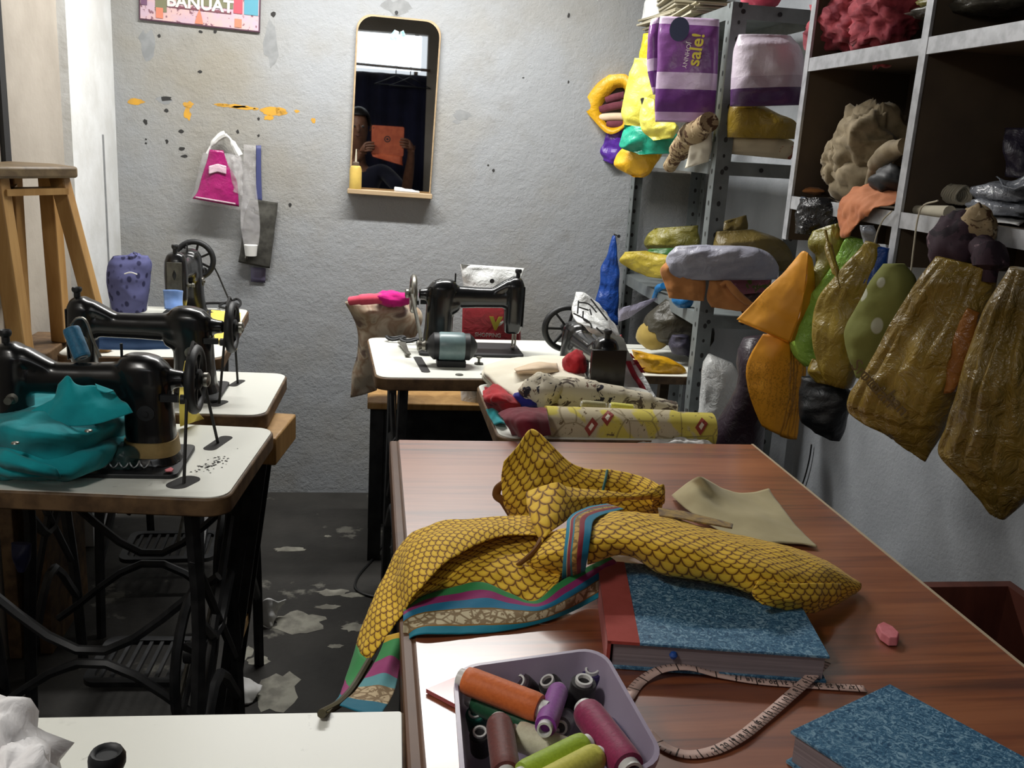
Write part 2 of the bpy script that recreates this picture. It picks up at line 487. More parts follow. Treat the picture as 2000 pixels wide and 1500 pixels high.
def hanger(x, z, lab):
    t = thing('clothes_hanger', lab, 'hanger', (x, YF+.05, z))
    MB().tube([(0, 0, -.005), (.012, 0, .012), (.004, 0, .026), (-.012, 0, .018)], .002, 6, sm=12).build('hook', 'steel', t, local=True)
    MB().tube([(0, 0, -.005), (0, 0, -.05), (-.02, 0, -.058), (-.16, .03, -.12), (.16, -.03, -.12), (.02, 0, -.058), (0, 0, -.05)], .004, 6).build('arms', 'black_matte', t, local=True)
hanger(.16, 1.795, 'black hanger nearer the middle of the entrance rail, seen in the mirror')
hanger(.27, 1.79, 'black hanger nearest the rail end by the post, seen in the mirror')

# marks on the back wall: flakes of old paint, tape marks and nail holes, all in the plane of the wall
def splat(mb, px, py, rx, ry, seed, n=14, y=YW-.0006):
    c = at(px, py, Y=y); k = .00182; rnd = random.Random(seed)
    pts = [c + Vector((rx*k*math.cos(2*PI*i/n)*(.65+.6*rnd.random()), 0, ry*k*math.sin(2*PI*i/n)*(.55+.7*rnd.random()))) for i in range(n)]
    mb.add(pts, [tuple(range(n))])
m = MB()
for i, (x, y, a, b) in enumerate([(266, 198, 14, 6), (368, 205, 10, 7), (366, 222, 6, 14), (455, 207, 28, 3.5), (475, 210, 26, 3.5), (432, 205, 14, 3), (533, 218, 24, 8), (525, 230, 10, 6), (548, 216, 13, 7), (580, 217, 5, 3), (612, 235, 4, 5), (500, 213, 5, 3)]): splat(m, x, y, a, b, i)
m.build('paint_flakes', 'yellow_flake', wb, smooth=False)
m = MB()
for i, (x, y, a, b) in enumerate([(288, 85, 14, 26), (530, 85, 12, 40), (318, 195, 14, 7), (775, 14, 28, 14), (902, 225, 17, 9), (893, 238, 9, 4), (505, 545, 14, 10)]): splat(m, x, y, a, b, 50+i, y=YW-.0004)
m.build('tape_marks', 'grey_mark', wb, smooth=False)
m = MB()
for i, (x, y, a, b) in enumerate([(284, 238, 4, 5), (311, 70, 3, 3), (325, 216, 4, 3), (353, 256, 5, 4), (326, 276, 3, 4), (354, 290, 6, 4), (464, 257, 3, 4), (505, 265, 2.5, 3), (505, 232, 3, 3), (392, 62, 4, 3), (420, 62, 4, 3), (533, 28, 5, 5), (1111, 30, 3, 5), (1022, 152, 2, 2), (1110, 160, 2, 3), (953, 323, 2, 2), (285, 272, 2, 2), (285, 280, 2, 2), (324, 192, 11, 5), (964, 333, 3, 3), (566, 400, 3, 5), (390, 140, 4, 3), (360, 305, 6, 3)]): splat(m, x, y, a, b, 90+i, 9, y=YW-.0008)
m.build('nail_holes', 'hole', wb, smooth=False)
def fsplat(px, py, rx, ry, seed, n=22):
    c = at(px, py, Z=.0008); rnd = random.Random(seed)
    return [c + Vector((rx*math.cos(2*PI*i/n)*(.7+.5*rnd.random()), ry*math.sin(2*PI*i/n)*(.7+.5*rnd.random()), 0)) for i in range(n)]
m = MB()
for i, (x, y, a, b) in enumerate([(583, 1215, .075, .062), (540, 1350, .06, .085), (565, 1073, .05, .02), (650, 1157, .05, .022), (690, 1162, .035, .015), (480, 1275, .02, .03), (690, 1225, .03, .025), (640, 1185, .035, .015), (505, 1290, .03, .02), (655, 1262, .02, .012), (640, 1047, .012, .008)]):
    p = fsplat(x, y, a, b, 200+i); m.add(p, [tuple(range(len(p)))])
m.build('worn_patches', 'patch', floor, smooth=False)

# ================================================================== LIGHT
lt = thing('tube_light', 'white tube light fixture hung by the back wall above the mirror', 'lamp', (0, 0, 0))
LX, LY, LZ = .02, 2.76, 2.09
MB().box((LX, LY, LZ+.045), (1.24, .05, .04)).build('housing', 'fixture', lt, bevel=.004)
MB().tube([(LX-.58, LY, LZ), (LX+.58, LY, LZ)], .014, 12).build('tube', 'tube_glass', lt)
for sx in (-.5, .5): MB().tube([(LX+sx, LY, LZ+.06), (LX+sx, LY, ZC)], .004, 6).build('rod', 'fixture', lt)
def area(name, loc, rot, sx, sy, power, col=(1, 1, 1)):
    l = bpy.data.lights.new(name, 'AREA'); l.shape = 'RECTANGLE'; l.size = sx; l.size_y = sy; l.energy = power; l.color = col
    o = bpy.data.objects.new(name, l); C.objects.link(o); o.location = loc; o.rotation_euler = rot; return o
area('tube_lamp', (LX, LY-.005, LZ-.018), (0, 0, 0), 1.16, .05, 36, (1, .985, .95))
cl = thing('added_fill_lamp', 'added white fill lamp hanging left of the near sewing table, out of the picture', 'lamp', (-.66, .42, 2.5))  # added lamp out of view, put here to brighten the near table
MB().lathe([(.02, -.42), (.05, -.43), (.15, -.50), (.155, -.51), (.02, -.44)], n=28).build('lamp_shade', 'fixture', cl, local=True)
MB().lathe([(.012, -.44), (.03, -.47), (.035, -.50), (.02, -.525), (.005, -.53)], n=24).build('bulb', 'tube_glass', cl, local=True)
MB().tube([(0, 0, .1), (0, 0, -.43)], .004, 6).build('cord', 'wire_black', cl, local=True)
area('added_fill_glow', (-.66, .42, 1.93), (0, 0, 0), .24, .24, 8, (1, .97, .92))
area('entrance_daylight', (-.45, YF-.02, 1.92), (R(90), 0, 0), 1.6, .26, 3, (.93, .97, 1))
w = bpy.data.worlds.new('world'); SC.world = w; w.use_nodes = True
w.node_tree.nodes['Background'].inputs[0].default_value = (.9, .95, 1, 1); w.node_tree.nodes['Background'].inputs[1].default_value = 1.0

# ================================================================== SEWING TABLES
def iron_stand(t, w, d, h=.715):
    """treadle irons: two open side frames, brace, drive wheel and pedal (parts of the table)"""
    for s in (-1, 1):
        x = s*(w/2-.07); m = MB()
        for yy in (-1, 1):
            m.tube([(x, yy*(d/2-.05), h), (x, yy*(d/2-.08), .5), (x, yy*(d/2-.04), .25), (x, yy*(d/2-.015), 0)], .013, 6, sm=10)
        m.tube([(x, -d/2+.075, .5), (x, 0, .42), (x, d/2-.075, .5)], .010, 6, sm=8)
        m.tube([(x, -d/2+.04, .2), (x, 0, .33), (x, d/2-.04, .2)], .010, 6, sm=8)
        m.tube([(x, -d/2+.06, .62), (x, d/2-.06, .30)], .008, 6); m.tube([(x, d/2-.06, .62), (x, -d/2+.06, .30)], .008, 6)
        m.bar((x, -d/2+.03, h), (x, d/2-.03, h), .03, .015)
        m.build('iron_leg', 'iron', t, local=True)
    x0 = w/2-.07
    MB().tube([(-x0, .02, .52), (0, .02, .36), (x0, .02, .52)], .009, 6, sm=10).tube([(-x0, .02, .2), (0, .02, .34), (x0, .02, .2)], .009, 6, sm=10).build('cross_brace', 'iron', t, local=True)
    wx = w/2-.115; wy = .03; m = MB()
    m.tube([(wx, wy+.13*math.cos(a*PI/12), .36+.13*math.sin(a*PI/12)) for a in range(24)], .009, 6, closed=True)
    for k in range(5):
        a = 2*PI*k/5; m.tube([(wx, wy, .36), (wx, wy+.125*math.cos(a), .36+.125*math.sin(a))], .006, 5)
    m.lathe([(.02, -.02), (.02, .02)], (wx, wy, .36), 'X', 12); m.build('drive_wheel', 'iron', t, local=True)
    m = MB(); m.ring(rrect(-.13, .13, -.10, .10, .03), rrect(-.11, .11, -.08, .08, .02), .10, .112)
    for k in range(-4, 5): m.box((k*.024, 0, .106), (.008, .17, .008))
    m.build('pedal', 'iron', t, local=True)
    MB().tube([(wx-.02, wy+.05, .36), (wx-.06, -.02, .11)], .005, 6).build('pitman_rod', 'steel', t, local=True)

def sew_table(label, cx, cy, w, d, rz, slots, group='sewing tables', edge=.032, z=.75, stand=True, cr_=.035):
    t = thing('sewing_table', label, 'table', (cx, cy, 0), rz, group)
    MB().prism(rrect(-w/2, w/2, -d/2, d/2, cr_), z-edge, z-.002).build('table_board', 'ply', t, local=True, bevel=.003)
    MB().prism(rrect(-w/2+.004, w/2-.004, -d/2+.004, d/2-.004, max(cr_-.003, .002)), z-.002, z).build('laminate_top', 'laminate', t, local=True)
    rot = Matrix.Rotation(-rz, 3, 'Z')
    for (wx, wy, sw, sd, sr) in slots:
        p = rot @ Vector((wx-cx, wy-cy, 0))
        c, s_ = math.cos(sr), math.sin(sr)
        MB().prism([(p.x+a*c-b*s_, p.y+a*s_+b*c) for a, b in rrect(-sw/2, sw/2, -sd/2, sd/2, min(sw, sd)*.45)], z-.004, z+.0006).build('belt_slot', 'hole', t, local=True, smooth=False)
    if stand: iron_stand(t, w, d, z-edge)
    return t
T1 = sew_table('white-topped sewing table nearest on the left, carrying the teal garment', -.487, 1.612, .60, .37, R(-6), [(-.262, 1.668, .024, .085, R(-10)), (-.285, 1.468, .036, .06, R(-20))])
T2 = sew_table('middle white-topped sewing table of the left row, with a wooden stool at its end', -.470, 2.030, .56, .35, R(-2.5), [(-.286, 2.092, .02, .06, R(-12)), (-.300, 1.925, .024, .05, R(-20))])
T3 = sew_table('white-topped sewing table furthest back on the left, under the patterned drawstring bag', -.553, 2.66, .385, .68, R(1.5), [])
T5 = sew_table('white-topped sewing table by the back wall holding the machine with a grey motor', .285, 2.415, .56, .46, R(3), [(.132, 2.315, .022, .17, R(2))])
T6 = sew_table('white-topped sewing table heaped with fabric rolls behind the wooden counter', .455, 1.93, .41, .42, 0, [])
T4 = sew_table('white-topped sewing table in the bottom left corner beside the counter', -.243, .625, .565, .43, R(-1.2), [], cr_=.006)

# ================================================================== SEWING MACHINES
def body_mesh():
    m = MB()
    m.sections([(.008, .12, 0, .062, .066), (.03, .12, 0, .052, .056), (.08, .116, 0, .051, .050), (.15, .114, 0, .050, .047), (.20, .110, 0, .054, .046), (.235, .104, 0, .054, .043), (.254, .10, 0, .040, .033), (.263, .096, 0, .020, .018)], 28)
    m.sections([(-.165, 0, .205, .034, .040), (-.10, 0, .200, .030, .037), (-.02, 0, .199, .031, .038), (.05, 0, .199, .035, .042), (.12, 0, .197, .042, .050)], 24, 2.3, 'X')
    m.sections([(.072, -.156, 0, .028, .030), (.11, -.158, 0, .034, .038), (.2, -.158, 0, .036, .041), (.25, -.158, 0, .035, .039), (.272, -.160, 0, .024, .030), (.281, -.16, 0, .012, .014)], 24, 2.8)
    m.sections([(-.16, 0, .250, .030, .026), (-.125, 0, .244, .032, .026), (-.085, 0, .222, .028, .022), (-.055, 0, .208, .022, .016)], 20, 2.2, 'X')
    m.sections([(.10, 0, .205, .03, .03), (.155, 0, .205, .026, .026), (.178, 0, .205, .020, .020), (.192, 0, .205, .020, .020)], 18, 2, 'X')
    m.sections([(.045, 0, .176, .036, .032), (.09, 0, .160, .040, .045)], 18, 2.2, 'X')
    me = bpy.data.meshes.new('b'); me.from_pydata(m.v, [], m.f)
    bm = bmesh.new(); bm.from_mesh(me); bmesh.ops.recalc_face_normals(bm, faces=bm.faces); bm.to_mesh(me); bm.free()
    o = bpy.data.objects.new('b', me); C.objects.link(o)
    r = o.modifiers.new('r', 'REMESH'); r.mode = 'VOXEL'; r.voxel_size = .0045
    s = o.modifiers.new('s', 'SMOOTH'); s.factor = .5; s.iterations = 7
    dg = bpy.context.evaluated_depsgraph_get(); out = bpy.data.meshes.new_from_object(o.evaluated_get(dg))
    bpy.data.objects.remove(o); out.shade_smooth(); return out
BODY = body_mesh()
def wheel_mb(spokes=7, x=.212, ro=.068, solid=False):
    m = MB(); z = .205
    m.tube([(x, (ro-.008)*math.cos(a*PI/20), z+(ro-.008)*math.sin(a*PI/20)) for a in range(40)], .0112, 10, closed=True)
    if solid:
        m.lathe([(.012, -.006), (ro-.012, -.003), (ro-.012, .003), (.012, .008)], (x, 0, z), 'X', 36)
    else:
        for k in range(spokes):
            a = 2*PI*k/spokes; m.bar((x, .015*math.cos(a), z+.015*math.sin(a)), (x, (ro-.01)*math.cos(a), z+(ro-.01)*math.sin(a)), .008, .010, up=(1, 0, 0))
    m.lathe([(.020, -.014), (.024, -.006), (.024, .010), (.016, .014)], (x, 0, z), 'X', 20)
    return m
def machine(label, cx, cy, rz, sc=.75, z=.7505, wheel='spoke', winder=True, pin=True, dial='steel', face='black', tape=False, ro=.068, fw=.052):
    t = thing('sewing_machine', label, 'sewing machine', (cx, cy, z), rz, 'black sewing machines'); t.scale = sc if isinstance(sc, tuple) else (sc, sc, sc)
    MB().prism(rrect(-.19, .19, -.105, .105, .018), 0, .010).build('bed_plate', 'black_matte', t, local=True, bevel=.002)
    b = bpy.data.objects.new('body', BODY); C.objects.link(b); b.parent = t
    if not b.data.materials: b.data.materials.append(M['black'])
    wheel_mb(ro=ro, solid=(wheel == 'disc')).build('handwheel', 'steel' if wheel == 'steel' else 'black_matte', t, local=True)
    MB().lathe([(.013, 0), (.017, .004), (.017, .012), (.010, .016)], (.226, 0, .205), 'X', 18).build('clutch_knob', 'steel', t, local=True)
    MB().box((-.1915, 0, .172), (.004 if fw < .1 else .012, fw, .15)).build('face_plate', face, t, local=True, bevel=.0015)
    MB().lathe([(.008, 0), (.008, .017), (.0105, .019), (.0125, .024), (.0125, .029), (.0105, .033), (.0085, .0325), (.007, .0305), (.002, .0305)], (-.168, 0, .275), 'Z', 16).build('presser_knob', 'black_matte', t, local=True)
    MB().tube([(-.172, -.004, .09), (-.172, -.004, .02)], .0035, 8).build('needle_bar', 'steel', t, local=True)
    MB().tube([(-.160, .008, .09), (-.160, .008, .022)], .004, 8).box((-.163, -.004, .016), (.012, .03, .006)).build('presser_foot', 'steel', t, local=True)
    MB().lathe([(.018, 0), (.018, .004), (.006, .005), (.006, .009)], (.118, -.046, .135), m=Matrix.Rotation(R(90), 3, 'X'), n=20).build('stitch_dial', dial, t, local=True)
    MB().lathe([(.010, 0), (.013, .003), (.006, .006), (.006, .016), (.009, .018), (.008, .026)], (-.150, -.036, .16), m=Matrix.Rotation(R(90), 3, 'X'), n=16).build('tension_disc', 'dull_steel', t, local=True)
    if winder:
        MB().box((.165, -.04, .17), (.035, .012, .016)).lathe([(.011, 0), (.011, .008)], (.188, -.04, .168), 'X', 14).build('bobbin_winder', 'black_matte', t, local=True)
    if pin: MB().tube([(.062, 0, .23), (.062, 0, .285)], .003, 8).build('spool_pin', 'black_matte', t, local=True)
    if tape: MB().sections([(.030, .118, 0, .0570, .0600), (.064, .117, 0, .0545, .0555)], 28).build('tape_band', 'tan_tape', t, local=True)
    return t
m1 = machine('black sewing machine nearest on the left, brown tape round its base, teal garment under it', -.440, 1.562, R(-1), sc=(.76, .75, .705), tape=True, dial='black_matte', ro=.078)
m2 = machine('black sewing machine of the left row behind the first, pale dial on its pillar', -.452, 2.005, R(-1), sc=(.80, .75, .70), pin=False, ro=.074)
m3 = machine('black sewing machine at the far left facing out, nickel face plate and spoked wheel', -.522, 2.79, R(90), face='dull_steel', ro=.080)
m5 = machine('black sewing machine with grey motor and chrome wheel in front of the shopping bag', .268, 2.49, R(181), wheel='steel', sc=.73, pin=True, dial='steel')
m6 = machine('black sewing machine seen end-on among the fabric, with the white plastic bag over it', .508, 2.13, R(92.5), sc=(.92, .72, .66), z=.716, ro=.090, fw=.108)
m4 = machine('black sewing machine at the bottom left edge, only its round presser knob in sight', -.130, .327, R(-90), z=.7505)
m = MB(); rnd = random.Random(5)
for k in range(70):
    u_, v_ = rnd.gauss(0, .4), rnd.gauss(0, .33); p_ = at(415+u_*46+v_*10, 905-u_*22+v_*14, Z=.7506); r_ = rnd.uniform(.0008, .0028)
    m.add([p_+Vector((r_*math.cos(2*PI*i/7)*rnd.uniform(.6, 1.2), r_*math.sin(2*PI*i/7)*rnd.uniform(.6, 1.2), 0)) for i in range(7)], [tuple(range(7))])
rot_ = Matrix.Rotation(R(6), 3, 'Z'); m.v = [rot_ @ (v-Vector((-.487, 1.612, 0))) for v in m.v]
m.build('worn_specks', 'hole', T1, local=True, smooth=False)
# leather drive belts
def belt(t, label, mach, pts):
    tag(MB().tube(pts, .0028, 6).build('drive_belt', 'dark_cord'), label, 'belt', 'leather drive belts')
belt(0, 'thin dark belt from the wheel of the nearest left machine into the table slots', m1, [(-.283, 1.462, .748), (-.2835, 1.513, .90), (-.2825, 1.53, .943), (-.2815, 1.56, .957), (-.2825, 1.60, .943), (-.278, 1.625, .88), (-.262, 1.668, .748)])
belt(0, 'thin dark belt from the wheel of the second left machine into its table', m2, [(-.299, 1.925, .748), (-.289, 1.956, .90), (-.288, 1.97, .943), (-.287, 2.003, .957), (-.287, 2.04, .943), (-.286, 2.06, .88), (-.284, 2.09, .748)])
tag(MB().tube([(-.475, 2.955, .90), (-.458, 2.97, .86), (-.415, 2.975, .751)], .0028, 6).build('drive_belt', 'dark_cord'), 'thin dark belt slanting from the far left machine wheel to its table', 'belt', 'leather drive belts')
# motor on the middle machine
mt = thing('sewing_motor', 'grey-green electric motor bolted beside the middle sewing machine', 'motor', (.205, 2.315, .7505))
rx = Matrix.Rotation(R(90), 3, 'Y')
MB().lathe([(.034, -.032), (.036, -.028), (.036, .028), (.034, .032)], (0, 0, .048), 'X', 28).build('motor_shell', 'motor', mt, local=True)
MB().lathe([(.012, -.062), (.024, -.055), (.034, -.045), (.034, -.032)], (0, 0, .048), 'X', 24).build('end_cap', 'black_matte', mt, local=True)
MB().lathe([(.034, .032), (.034, .045), (.024, .056), (.010, .064)], (0, 0, .048), 'X', 24).build('end_cap', 'black_matte', mt, local=True)
MB().box((0, 0, .008), (.072, .05, .016)).build('foot', 'black_matte', mt, local=True, bevel=.002)
MB().lathe([(.012, -.086), (.014, -.082), (.010, -.074), (.014, -.066), (.010, -.060)], (0, 0, .048), 'X', 18).build('pulley', 'steel', mt, local=True)
MB().bar((-.075, .012, .06), (-.098, .10, .155), .022, .006, up=(1, 0, 0)).build('belt_guard', 'dull_steel', mt, local=True)
# ================================================================== BACK WALL THINGS
# mirror
MO = Vector((.061, YW, 1.115)); tl = R(1.7)
def mw(x, z, y=0): return Vector((MO.x + x*math.cos(tl)+z*math.sin(tl), YW-y, MO.z - x*math.sin(tl)*.55+z*math.cos(tl)))
mir = thing('wall_mirror', 'tall round-cornered mirror with a wooden ledge hung on the back wall', 'mirror', (MO.x, YW-.03, MO.z))
hw, ht = .140, .566
def mpoly(e):
    pts = [(-hw+e, e)] + [(hw-e, e)]
    for k in range(9): a = R(90*k/8); pts.append((hw-e-.05+.05*math.cos(a), ht-e-.05+.05*math.sin(a)))
    for k in range(9): a = R(90+90*k/8); pts.append((-hw+e+.05+.05*math.cos(a), ht-e-.05+.05*math.sin(a)))
    return pts
M['mirror'] = NT('mirror_glass').m
_b = M['mirror'].node_tree.nodes['Principled BSDF']; _b.inputs['Metallic'].default_value = 1; _b.inputs['Roughness'].default_value = .015; _b.inputs['Base Color'].default_value = (.82, .84, .85, 1)
fn = lambda x, z, y: mw(x, z, y)
MB().prism(mpoly(0), .002, .017, fn).build('backing_board', 'pine', mir, bevel=.002)
MB().prism(mpoly(.006), .017, .0195, fn).build('mirror_glass', 'mirror', mir, smooth=False)
MB().prism([(-hw-.004, -.016), (hw+.004, -.016), (hw+.004, .0), (-hw-.004, .0)], .0, .055, fn).build('ledge', 'pine', mir, bevel=.002)
M['sticker'] = pm('blue_white_sticker', 'C9CDCB', .6, '6FA0B4', 60)
s = MB(); s.prism([(-.015, .525), (-.026, .510), (-.028, .492), (.0, .490), (.0, .52)], .0196, .0204, fn); s.prism([(.004, .490), (.004, .52), (.014, .526), (.022, .512), (.018, .488)], .0196, .0204, fn)
s.build('sticker', 'sticker', mir, smooth=False)
tag(MB().lathe([(.003, 0), (.003, .02), (.006, .022), (.006, .026)], mw(-.012, ht+.012), m=Matrix.Rotation(R(90), 3, 'X'), n=10).build('nail', 'iron'), 'dark nail in the wall just above the mirror', 'nail')
# oil bottle on the ledge
bt = mw(-.118, 0, .034); ob = thing('oil_bottle', 'small yellow plastic oil bottle with a thin spout on the mirror ledge', 'bottle', bt)
M['oil_yellow'] = pm('yellow_plastic', 'C9AC58', .4, 'BDA050', 30)
MB().lathe([(.0195, 0), (.0205, .004), (.0205, .064), (.017, .074), (.010, .078)], n=24).build('bottle_body', 'oil_yellow', ob, local=True)
MB().lathe([(.011, .078), (.011, .087), (.007, .09)], n=18).build('cap', 'brown_board', ob, local=True)
MB().tube([(0, 0, .088), (.001, 0, .132)], [.0035, .0018], 8).build('spout', 'string', ob, local=True)
c = mw(.015, .006, .036)
tag(MB().tube([c, c+Vector((.03, -.004, -.002)), c+Vector((.085, -.006, -.004))], [.009, .006, .003], 8, sm=8).build('tube', 'paper'), 'crumpled white tube lying on the mirror ledge', 'tube')
# poster
A, B = Vector((-.749, YW, 1.612)), Vector((-.374, YW, 1.600)); ux = (B-A).normalized(); uz = Vector((-ux.z, 0, ux.x)); Wp = (B-A).length
po = thing('poster', 'framed pink and purple poster with white lettering, high on the back wall', 'poster', A+ux*Wp/2)
def pf(x, z, y): return A + ux*x + uz*z + Vector((0, -y, 0))
def pq(mb, x0, x1, z0, z1, y=.0125): return mb.prism([(x0, z0), (x1, z0), (x1, z1), (x0, z1)], y-.0004, y, pf)
M['poster_frame'] = pm('dark_purple_frame', '4A2B3C', .5)
def poster_mat():
    t = NT('poster_print'); n = t.noise(26, 4, .6); v = t.noise(70, 2)
    c = t.mix(t.ramp(n, [(.4, 0.), (.6, 1.)]), 'B9A0AE', 'C7A6A4'); c = t.mix(t.ramp(v, [(.6, 0.), (.66, 1.)]), c, '7A5560')
    t.col(c); return t.fin(.4)
M['poster_print'] = poster_mat()
H = .24
MB().prism([(0, 0), (Wp, 0), (Wp, H), (0, H)], 0, .010, pf).build('frame', 'poster_frame', po, smooth=False)
pq(MB(), .004, Wp-.004, .004, H-.004, .0108).build('print', 'poster_print', po, smooth=False)
def pcol(name, c): M['_'+name] = pm(name, c, .5); return '_'+name
g = MB(); pq(g, .05, .085, .030, H-.01); pq(g, .115, .29, .062, H-.01); g.build('green_panel', pcol('poster_green', '6F6F55'), po, smooth=False)
pq(MB(), .325, Wp-.006, .05, H-.006, .0126).build('blue_panel', pcol('poster_blue', '4F8FA3'), po, smooth=False)
g = MB(); g.prism([(.172, .006), (.198, .006), (.193, .030), (.186, .052), (.178, .030)], .0127, .0131, pf); pq(g, .052, .074, .010, .042, .0128); pq(g, .296, .318, .008, .034, .0128); g.build('flames', pcol('poster_orange', 'C5785F'), po, smooth=False)
pq(MB(), .292, .32, .05, H-.01, .0129).build('red_panel', pcol('poster_red', 'B04A58'), po, smooth=False)
pq(MB(), .092, .285, .046, .053, .0127).build('dark_band', pcol('poster_maroon', '70404C'), po, smooth=False)
text_mb('BANUAT', .052, pf(.188, .066, .0136), ux, uz, .0006, bold=.0015).build('lettering', pcol('poster_white', 'CFCCC6'), po, smooth=False)
pq(MB(), .006, .025, .045, .10, .0127).build('purple_panel', pcol('poster_purple', '6A4A66'), po, smooth=False)

# carrier bag on a nail
P = lambda x, y, o=.03: at(x, y, Y=YW-o)
tag(MB().lathe([(.003, 0), (.003, .03), (.007, .032), (.007, .036)], at(438, 264, Y=YW), m=Matrix.Rotation(R(90), 3, 'X'), n=10).build('nail', 'iron'), 'dark nail holding the pink and clear carrier bag', 'nail')
cb = thing('carrier_bag', 'clear plastic carrier bag printed magenta, hanging from a nail on the wall', 'bag', at(430, 400, Y=YW-.03))
pl = vpl((0, YW-.03, 0), 0)
bag('pouch', [(398, 298, 470, 300, .25), (392, 320, 475, 325), (384, 350, 474, 370), (374, 385, 472, 405), (369, 394, 471, 411, .5)], pl, .024, 'clear', parent=cb, pleat=.12, npl=7, wr=.004, seed=3, off=.002)
M['magenta_print'] = plastic('magenta_print', 'A21F6A', '8C1A5C', 20, .3)
f = MB()
rowsL = [(410, 292, 436, 294), (404, 315, 444, 318), (394, 345, 462, 352), (384, 378, 466, 392), (376, 388, 467, 404)]
sheet('printed_panel', [[(r[0]+(r[2]-r[0])*k/6, r[1]+(r[3]-r[1])*k/6, 'Y', YW-.060-.006*math.sin(PI*k/6)) for k in range(7)] for r in rowsL], 'magenta_print', cb, nu=24, nv=20, wr=.003, seed=5)
M['pale_pink'] = plastic('pale_pink_plastic', 'D9BFCB', 'C9A9B8', 30, .25)
sheet('white_mark', [[(x, 320+abs(x-425)*.25+dy, 'Y', YW-.0695) for x in (408, 416, 425, 434, 442)] for dy in (0, 8, 16)], 'pale_pink', cb, nu=12, nv=8, wr=.001)
sheet('white_band', [[(x, 383+(x-380)*.17+dy, 'Y', YW-.068) for x in (382, 420, 460)] for dy in (0, 3)], 'pale_pink', cb, nu=12, nv=4, wr=.0005)
for pts in ([(404, 300), (416, 280), (434, 264), (440, 262)], [(440, 262), (450, 272), (458, 286), (468, 304)]):
    w_ = MB(); a = [P(x, y, .035) for x, y in pts]
    w_.tube(a, [.004, .010, .012], 8, sm=10); w_.build('handle', 'fixture', cb)
sheet('gathers', [[(442, 300, 'Y', YW-.055), (455, 302, 'Y', YW-.066), (470, 304, 'Y', YW-.055)], [(446, 330, 'Y', YW-.06), (462, 335, 'Y', YW-.07), (474, 345, 'Y', YW-.05)], [(452, 372, 'Y', YW-.058), (465, 378, 'Y', YW-.062), (474, 384, 'Y', YW-.05)]], 'clear', cb, wr=.006, fr=60, nu=20, nv=18)

# dark grey pouch with a clear packet, hanging on the wall
dp = thing('hanging_pouch', 'dark grey net pouch with a blue strap and clear packet on the wall', 'pouch', at(505, 520, Y=YW-.02))
M['net_grey'] = cloth('dark_grey_net', '4A4944', '353430', 40)
bag('pouch', [(488, 388, 543, 396, .3), (478, 420, 540, 428), (472, 470, 533, 478), (466, 512, 527, 524, .5)], vpl((0, YW-.022, 0), 0), .016, 'net_grey', parent=dp, wr=.002, seed=9)
sheet('strap', [[(500, 284, 'Y', YW-.012), (510, 284, 'Y', YW-.012)], [(500, 330, 'Y', YW-.012), (510, 330, 'Y', YW-.012)], [(499, 395, 'Y', YW-.014), (512, 395, 'Y', YW-.014)]], pcol('blue_strap', '3F4573'), dp, nu=6, nv=14, wr=.001, th=.003)
sheet('clear_packet', [[(476, 282, 'Y', YW-.014), (500, 284, 'Y', YW-.014)], [(474, 350, 'Y', YW-.016), (500, 352, 'Y', YW-.018)], [(470, 440, 'Y', YW-.044), (508, 445, 'Y', YW-.044)], [(476, 478, 'Y', YW-.047), (505, 480, 'Y', YW-.047)]], 'clear', dp, nu=16, nv=30, wr=.005, fr=45)
c = at(490, 489, Y=YW-.055)
MB().lathe([(.019, -.018), (.023, .018), (.021, .019)], c, n=20).build('white_cup', 'fixture', dp)
MB().lathe([(.004, 0), (.006, .006), (.002, .012)], at(481, 506, Y=YW-.05), n=10).build('metal_stud', 'steel', dp)
sheet('card', [[(490, 522, 'Y', YW-.006), (519, 524, 'Y', YW-.006)], [(490, 550, 'Y', YW-.006), (518, 552, 'Y', YW-.006)]], pcol('mauve_card', '6F6A85'), dp, nu=4, nv=4, wr=0)

# ================================================================== LEFT CORNER
# bench ledge under the stool
tag(MB().box((-.807, 2.40, .725), (.100, .36, .05)).box((-.84, 2.40, .35), (.03, .34, .70)).box((-.81, 2.56, .35), (.09, .03, .70)).box((-.775, 2.40, .35), (.03, .30, .70)).build('bench', 'ply', smooth=False, bevel=.003), 'low brown wooden ledge under the tall stool at the left', 'bench')
st = thing('wooden_stool', 'tall light wood stool with dark worn seat set on a ledge at the left edge', 'stool', (-.83, 2.34, .741))
sw = MB(); sw.prism([(-.856, 2.235), (-.79, 2.16), (-.672, 2.36), (-.75, 2.45), (-.856, 2.45)], 1.162, 1.188); sw.build('seat', 'stool_dark', st, bevel=.006)
def leg(a, b, w): MB().bar(a, b, w, w*.8, up=(.3, 1, 0)).build('leg', 'stool_wood', st, bevel=.003)
leg((-.80, 2.215, 1.163), (-.775, 2.23, .7505), .042); leg((-.715, 2.36, 1.163), (-.635, 2.37, .7505), .036)
leg((-.835, 2.40, 1.163), (-.838, 2.40, .7505), .042); leg((-.76, 2.43, 1.163), (-.765, 2.47, .7505), .038)
MB().bar((-.80, 2.22, 1.132), (-.715, 2.355, 1.132), .06, .014, up=(0, 0, 1)).build('apron', 'stool_wood', st); MB().bar((-.80, 2.22, 1.132), (-.845, 2.38, 1.132), .06, .014, up=(0, 0, 1)).build('apron', 'stool_wood', st)
MB().bar((-.788, 2.22, .90), (-.838, 2.40, .90), .03, .016).build('stretcher', 'stool_wood', st)
